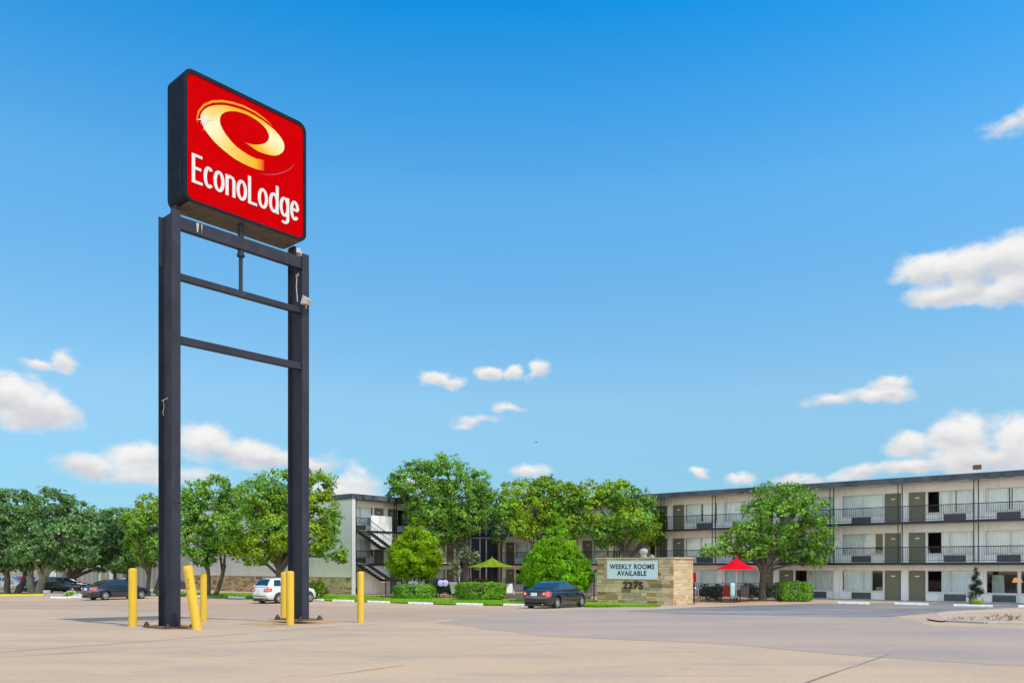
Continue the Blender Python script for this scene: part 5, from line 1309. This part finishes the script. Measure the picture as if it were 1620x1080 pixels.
def lounge_chair(label, q, rz, fabric, slats=False, frame='white_plastic', s=1.0):
    root = thing('pool_chair', label, 'chair', q, rz, 'pool chairs')
    mb = MB()                                # slung or slatted back leaning away
    if slats:
        for i in range(8): x = -.24 + .48*i/7; mb.bar((x, 0, .4*s), (x*1.12, .32*s, 1.12*s), .045, .02)
        mb.bar((-.3, .33*s, 1.13*s), (.3, .33*s, 1.13*s), .05, .05)
    else:
        mb.bar((0, .0, .4*s), (0, .28*s, 1.05*s), .5, .02)
    mb.build('backrest', fabric, root)
    mb = MB(); mb.box(-.27, .27, -.5*s, .02, .37*s, .41*s); mb.build('seat', fabric, root)
    for x in (-.28, .28):
        mb = MB(); mb.tube([(x, .3*s, 1.08*s), (x, -.02, .4*s), (x, -.14, 0)], .018, 8); mb.build('leg', M[frame], root)
        mb = MB(); mb.tube([(x, -.48*s, 0), (x, -.5*s, .42*s), (x, -.42*s, .6*s), (x, .08, .62*s)], .018, 8); mb.build('armrest', M[frame], root)
    return root
lounge_chair('white slatted pool chair left of the long clipped hedge', at(720, 57.2) + Vector((0,0,.03)), R(160), M['white_plastic'], True, s=1.02)
lounge_chair('white slatted pool chair between the black coupe and the stone monument', at(926, 54.9) + Vector((0,0,.03)), R(190), M['white_plastic'], True)
lounge_chair('second white pool chair, half hidden by the stone monument', at(938, 55.3) + Vector((0,0,.03)), R(170), M['white_plastic'], True)
lounge_chair('white pool chair behind the fence left of the black coupe', at(806, 58.2) + Vector((0,0,.03)), R(10), M['white_plastic'], False)
lounge_chair('pool chair draped in red left of the striped towel', at(1149, 51.6) + Vector((0,0,.03)), R(175), M['towel_red'], False, 'dark_metal')
lounge_chair('taupe sling pool chair right of the striped towel', at(1178, 51.8) + Vector((0,0,.03)), R(172), M['taupe'], False, 'dark_metal')
def towel_mat():
    m, nt, out = new_mat('striped_beach_towel')
    tc = N(nt, 'ShaderNodeTexCoord'); sp = N(nt, 'ShaderNodeSeparateXYZ'); nt.links.new(tc.outputs['Generated'], sp.inputs[0])
    n = noise(nt, 40, 3, .6); c = ramp(nt, sp.outputs[0], [(0, (.2,.32,.06)), (.2, (.3,.62,.6)), (.42, (.25,.6,.7)), (.62, (.4,.68,.75)), (.8, (.5,.1,.5)), (.92, (.35,.08,.3))], 'CONSTANT').outputs[0]
    c = mix(nt, 1, c, ramp(nt, n.outputs['Fac'], [(.3, .85), (.7, 1.1)]).outputs[0], 'MULTIPLY'); pbsdf(nt, out, c, .95, 0, .1, 0, n.outputs['Fac'], .4, .01); return m
tw = thing('beach_towel', 'striped turquoise and purple beach towel hanging over the iron fence', 'towel', at(1159, 50.55)); mb = MB(); vs = []
for i in range(13):
    x = -.18 + .36*i/12
    for j, z in enumerate((.36, .6, .85, 1.1, 1.28, 1.3, 1.2, .9)):
        y = (-.05, -.055, -.05, -.045, -.03, .03, .05, .06)[j] + .012*math.sin(i*1.5 + z*3); vs.append((x + .008*math.sin(z*9), y, z))
mb.add(vs, [(i*8+j, (i+1)*8+j, (i+1)*8+j+1, i*8+j+1) for i in range(12) for j in range(7)], 0, True); o_ = mb.build('cloth', towel_mat(), tw); o_.modifiers.new('cloth', 'SOLIDIFY').thickness = .008
pl = thing('pool_handrail', 'bright curved pool handrail beside the sunlit end of the stone monument', 'handrail', at(1104, 51.2) + Vector((0,0,.03)), R(5)); mb = MB()
mb.tube([(-.45,.3,.3),(-.42,.25,.62)] + [(-.2 + .22*math.cos(a), 0, .74 + .2*math.sin(a)) for a in np.linspace(3.0, 0, 10)] + [(.02,0,.4),(.02,0,0)], .03, 10); mb.build('rail_tube', M['chrome'], pl)
for px, py, Z, lab in ((701, 922, 58.3, 'lilac two lobed plate on a thin post left of the white chair'), (654, 923, 59, 'lilac two lobed plate peeking above the smaller hedge'), (645, 921, 61, 'pinkish lilac plate behind the stem of the lime tree')):
    base = at(px, Z); zc = P(px, py, Z).z - base.z; t_ = thing('lobed_plate', lab, 'plate', base, 0, 'lilac plates by the pool fence')
    mb = MB()
    for s in (-1, 1): mb.lathe([(0,.0),(.2,.0),(.24,.02),(.24,.05),(.2,.07),(0,.07)], (s*.16, 0, 0), 20)
    mb.v = [(v[0], -v[2], zc + v[1]) for v in mb.v]; mb.build('plate_face', M['lilac'], t_)
    mb = MB(); mb.tube([(0,.03,0),(0,.03,zc-.05)], .025, 8); mb.build('post', M['dark_metal'], t_)

# ------------------------------------------------------------------ topiary and lobby
tp = thing('spiral_topiary', 'dark spiral clipped topiary in a lime green pot before the motel lobby', 'topiary', Vector(hit(1544, 956.5)), 0)
mb = MB(); mb.lathe([(0,.0),(.3,0),(.36,.1),(.4,.26),(.38,.34),(.36,.4),(.31,.4),(.3,.36),(0,.36)], n=28); pt = mb.build('pot', M['green_pot'], tp)
bl = []; H_ = 2.28
for i in range(46):
    t = i/45; a = t*3.1*2*math.pi + 2.6; rad = .26*(1-t)**.7 + .01; bl.append((rad*math.cos(a), rad*math.sin(a), .56 + t*(H_-.62), .15*(1-t)+.07, .15*(1-t)+.07, .12*(1-t)+.08))
v, k = leaf_cloud(bl, 91, .03, 420, clump=.3); leaf_object('foliage', v, k, L['topiary'], tp)
mb = MB(); mb.tube([(0,0,.3),(0,0,H_)], .03, 8); mb.build('stem', M['bark'], tp)
def mpt(s, y, z): return MO + U*s + V*y + Vector((0, 0, z))
lp = thing('table_lamp', 'lit table lamp with an orange shade behind the lobby window', 'lamp', mpt(23.1, 2.2, .78), 0)
mb = MB(); mb.lathe([(.3,0),(.18,.3)], (0,0,.55), 24); mb.build('lamp_shade', M['lampshade'], lp)
mb = MB(); mb.lathe([(0,0),(.1,0),(.11,.03),(.05,.08),(.09,.25),(.04,.42),(.015,.5),(.015,.62)], n=16); mb.build('lamp_base', M['pot_white'], lp)
tb_ = thing('side_table', 'brown side table under the lamp inside the lobby', 'table', mpt(23.1, 2.2, .06), MRZ)
mb = MB(); mb.box(-.5,.5,-.3,.3,.68,.72); mb.build('table_top', M['wood_dark'], tb_)
for x in (-.45,.45):
    for y in (-.25,.25): mb = MB(); mb.box(x-.025,x+.025,y-.025,y+.025,0,.68); mb.build('leg', M['wood_dark'], tb_)
lb = thing('leaning_board', 'pale board leaning inside the lobby window beside the topiary', 'board', mpt(22.1, 1.75, .06), MRZ)
mb = MB(); mb.add([(-.32,.0,0),(.38,.0,0),(.26,.3,1.72),(-.34,.3,1.72),(-.32,.05,0),(.38,.05,0),(.26,.35,1.72),(-.34,.35,1.72)], [(0,1,2,3),(7,6,5,4),(0,4,5,1),(1,5,6,2),(2,6,7,3),(3,7,4,0)]); mb.build('panel', M['board'], lb)
mb = MB()
for a, b in (((-.32,-.01,.01),(-.34,.29,1.71)),((.38,-.01,.01),(.26,.29,1.71)),((-.34,.29,1.71),(.26,.29,1.71))): mb.bar(a, b, .035, .035)
mb.build('edge_strip', M['frame'], lb)
sf = thing('sofa', 'dark brown sofa inside the lobby window', 'sofa', mpt(22.6, 3.6, .06), MRZ)
mb = MB(); mb.box(-.8,.8,-.4,.4,.12,.42); mb.build('seat', M['wood_dark'], sf, bevel=.05)
mb = MB(); mb.box(-.8,.8,.25,.45,.42,.85); mb.build('backrest', M['wood_dark'], sf, bevel=.05)
for x in (-.9, .9): mb = MB(); mb.box(x-.1,x+.1,-.42,.45,.1,.6); mb.build('armrest', M['wood_dark'], sf, bevel=.04)
for s_, fl, lab in ((16.1-.95, 0, 'beige box unit inside the ground floor window left of the paired doors'), (16.1-.95, 1, 'beige box unit inside the first floor window left of the paired doors'), (17.9, 1, 'beige box unit inside the first floor window right of the paired doors')):
    b_ = thing('room_heater', lab, 'heater', mpt(s_, 1.75, FL[fl] + .5), MRZ); mb = MB(); mb.box(-.3,.3,-.12,.12,0,.34); mb.build('casing', M['board'], b_, bevel=.015)
    mb = MB()
    for i in range(6): mb.box(-.26,.26,-.13,-.121,.05+.045*i,.07+.045*i)
    mb.build('grille', M['wood_dark'], b_)

# ------------------------------------------------------------------ weeds, rubble mound, hall behind the oaks, bird
rng = random.Random(77); mb = MB()
for px in np.linspace(1496, 1640, 300):
    if rng.random() < (.9 if px < 1560 or px > 1615 else .55): continue
    q = hit(px + rng.uniform(-2,2), 978 + rng.uniform(-3, 5)); h = rng.uniform(.02, .1) * (1.6 if 1580 < px < 1612 else 1); a = rng.uniform(0, 6.28)
    mb.add([(q.x-.03*math.cos(a), q.y-.03*math.sin(a), q.z+.04), (q.x+.03*math.cos(a), q.y+.03*math.sin(a), q.z+.04), (q.x+rng.uniform(-.15,.15), q.y+rng.uniform(-.1,.1), q.z+.05+h)], [(0,1,2)])
o_ = mb.build('dry_weeds', M['dry_plant']); tag(o_, 'dry weeds growing along the broken island kerb at the right', 'weeds', kind='stuff')
mb = MB(); rng = random.Random(5)
for i in range(14):
    px = rng.uniform(1500, 1570); q = hit(px, 979 + rng.uniform(-1.5, 3)); s = rng.uniform(.02, .06); vs = []
    for k in range(8): vs.append((q.x + (1 if k & 1 else -1)*s*rng.uniform(.6,1.2), q.y + (1 if k & 2 else -1)*s*rng.uniform(.6,1.2), q.z + .045 + (s*rng.uniform(.5,1) if k & 4 else -.02)))
    mb.add(vs, [(0,1,3,2),(4,6,7,5),(0,4,5,1),(1,5,7,3),(3,7,6,2),(2,6,4,0)])
o_ = mb.build('rubble', M['grey_concrete']); tag(o_, 'broken concrete crumbs on the traffic island by the salmon ramp', 'rubble', kind='stuff')
mq_ = hit(104, 944); mq_.y += .6; rm = thing('concrete_ramp', 'small pale peaked concrete ramp left of the sedan', 'ramp', mq_, R(-15))
mb = MB(); mb.add([(-1.1,-.5,-.05),(1.1,-.5,-.05),(1.1,.7,-.05),(-1.1,.7,-.05),(-.2,.1,.5),(.25,.15,.47)], [(3,2,1,0),(0,1,5,4),(1,2,5),(2,3,4,5),(3,0,4)]); mb.build('ramp_body', M['grey_concrete'], rm, bevel=.03)
ls = thing('concrete_sill', 'grey white low concrete block at the end of the yellow kerb', 'block', hit(88, 943.5), R(-10)); mb = MB(); mb.box(-.9,.9,-.2,.2,-.05,.26); mb.box(-.95,-.6,-.22,.22,.26,.5); mb.build('block_body', M['grey_concrete'], ls, bevel=.04)
def clad_hall(label, a, b, h, seed, z0=-.9):
    d = b - a; ln = d.length; root = thing('clad_building', label, 'building', a, math.atan2(d.y, d.x), 'pale buildings behind the oaks'); mb = MB()
    n = int(ln/.4); vs = []
    for i in range(2*n+1): x = ln*i/(2*n); vs += [(x, .06*(i % 4 < 2), 0), (x, .06*(i % 4 < 2), h)]
    mb.add(vs, [(2*i, 2*i+2, 2*i+3, 2*i+1) for i in range(2*n)]); mb.box(0, ln, .1, 12, 0, h); mb.build('wall', M['beige_metal'], root)
    mb = MB(); mb.box(-.2, ln+.2, -.25, 12.2, h, h+.35); mb.build('roof', M['fascia'], root)
    rg = random.Random(seed)
    for i in range(int(ln/9)):
        x = 3 + i*9 + rg.uniform(-1, 1); mb = MB(); mb.box(x, x+1.1, -.06, .02, .1, 2.3); mb.build('door', M['frame'], root)
        mb = MB(); mb.box(x+2.4, x+4.2, -.05, .02, 1.1, 2.3); w_ = mb.build('window', M['car_glass'], root); mb = MB(); mb.box(x+2.3, x+4.3, -.1, -.052, 1.0, 1.1); mb.build('sill', M['frame'], w_)
        mb = MB(); mb.tube([(x-1.5, -.1, 0), (x-1.5, -.1, h)], .07, 8); mb.build('downpipe', M['frame'], root)
clad_hall('pale ribbed hall with white downpipes seen under the oak crowns', at(60, 92), at(262, 82), 6.2, 1)
clad_hall('greyish ribbed hall at the far left behind the first oak', at(-190, 104), at(58, 100), 5.5, 2)
bd_ = thing('flying_bird', 'tiny dark bird gliding high in the clear sky', 'bird', P(848, 699.5, 60), R(20)); bd_.scale = (.6, .6, .6); mb = MB()
mb.lathe([(0,-.16),(.02,-.13),(.045,-.05),(.05,.03),(.035,.1),(.03,.14),(.012,.18),(0,.2)], n=10); mb.v = [(v[2], v[0], v[1]) for v in mb.v]
for s in (-1, 1): mb.add([(.05, s*.03, .02), (-.06, s*.03, .01), (-.03, s*.2, .07), (-.1, s*.36, .02), (.03, s*.2, .08)], [(0,1,2,4), (4,2,3)])
mb.add([(-.14,-.02,0),(-.14,.02,0),(-.26,.05,0),(-.26,-.05,0)], [(0,1,2,3)]); mb.build('body', M['dark_trim'], bd_)
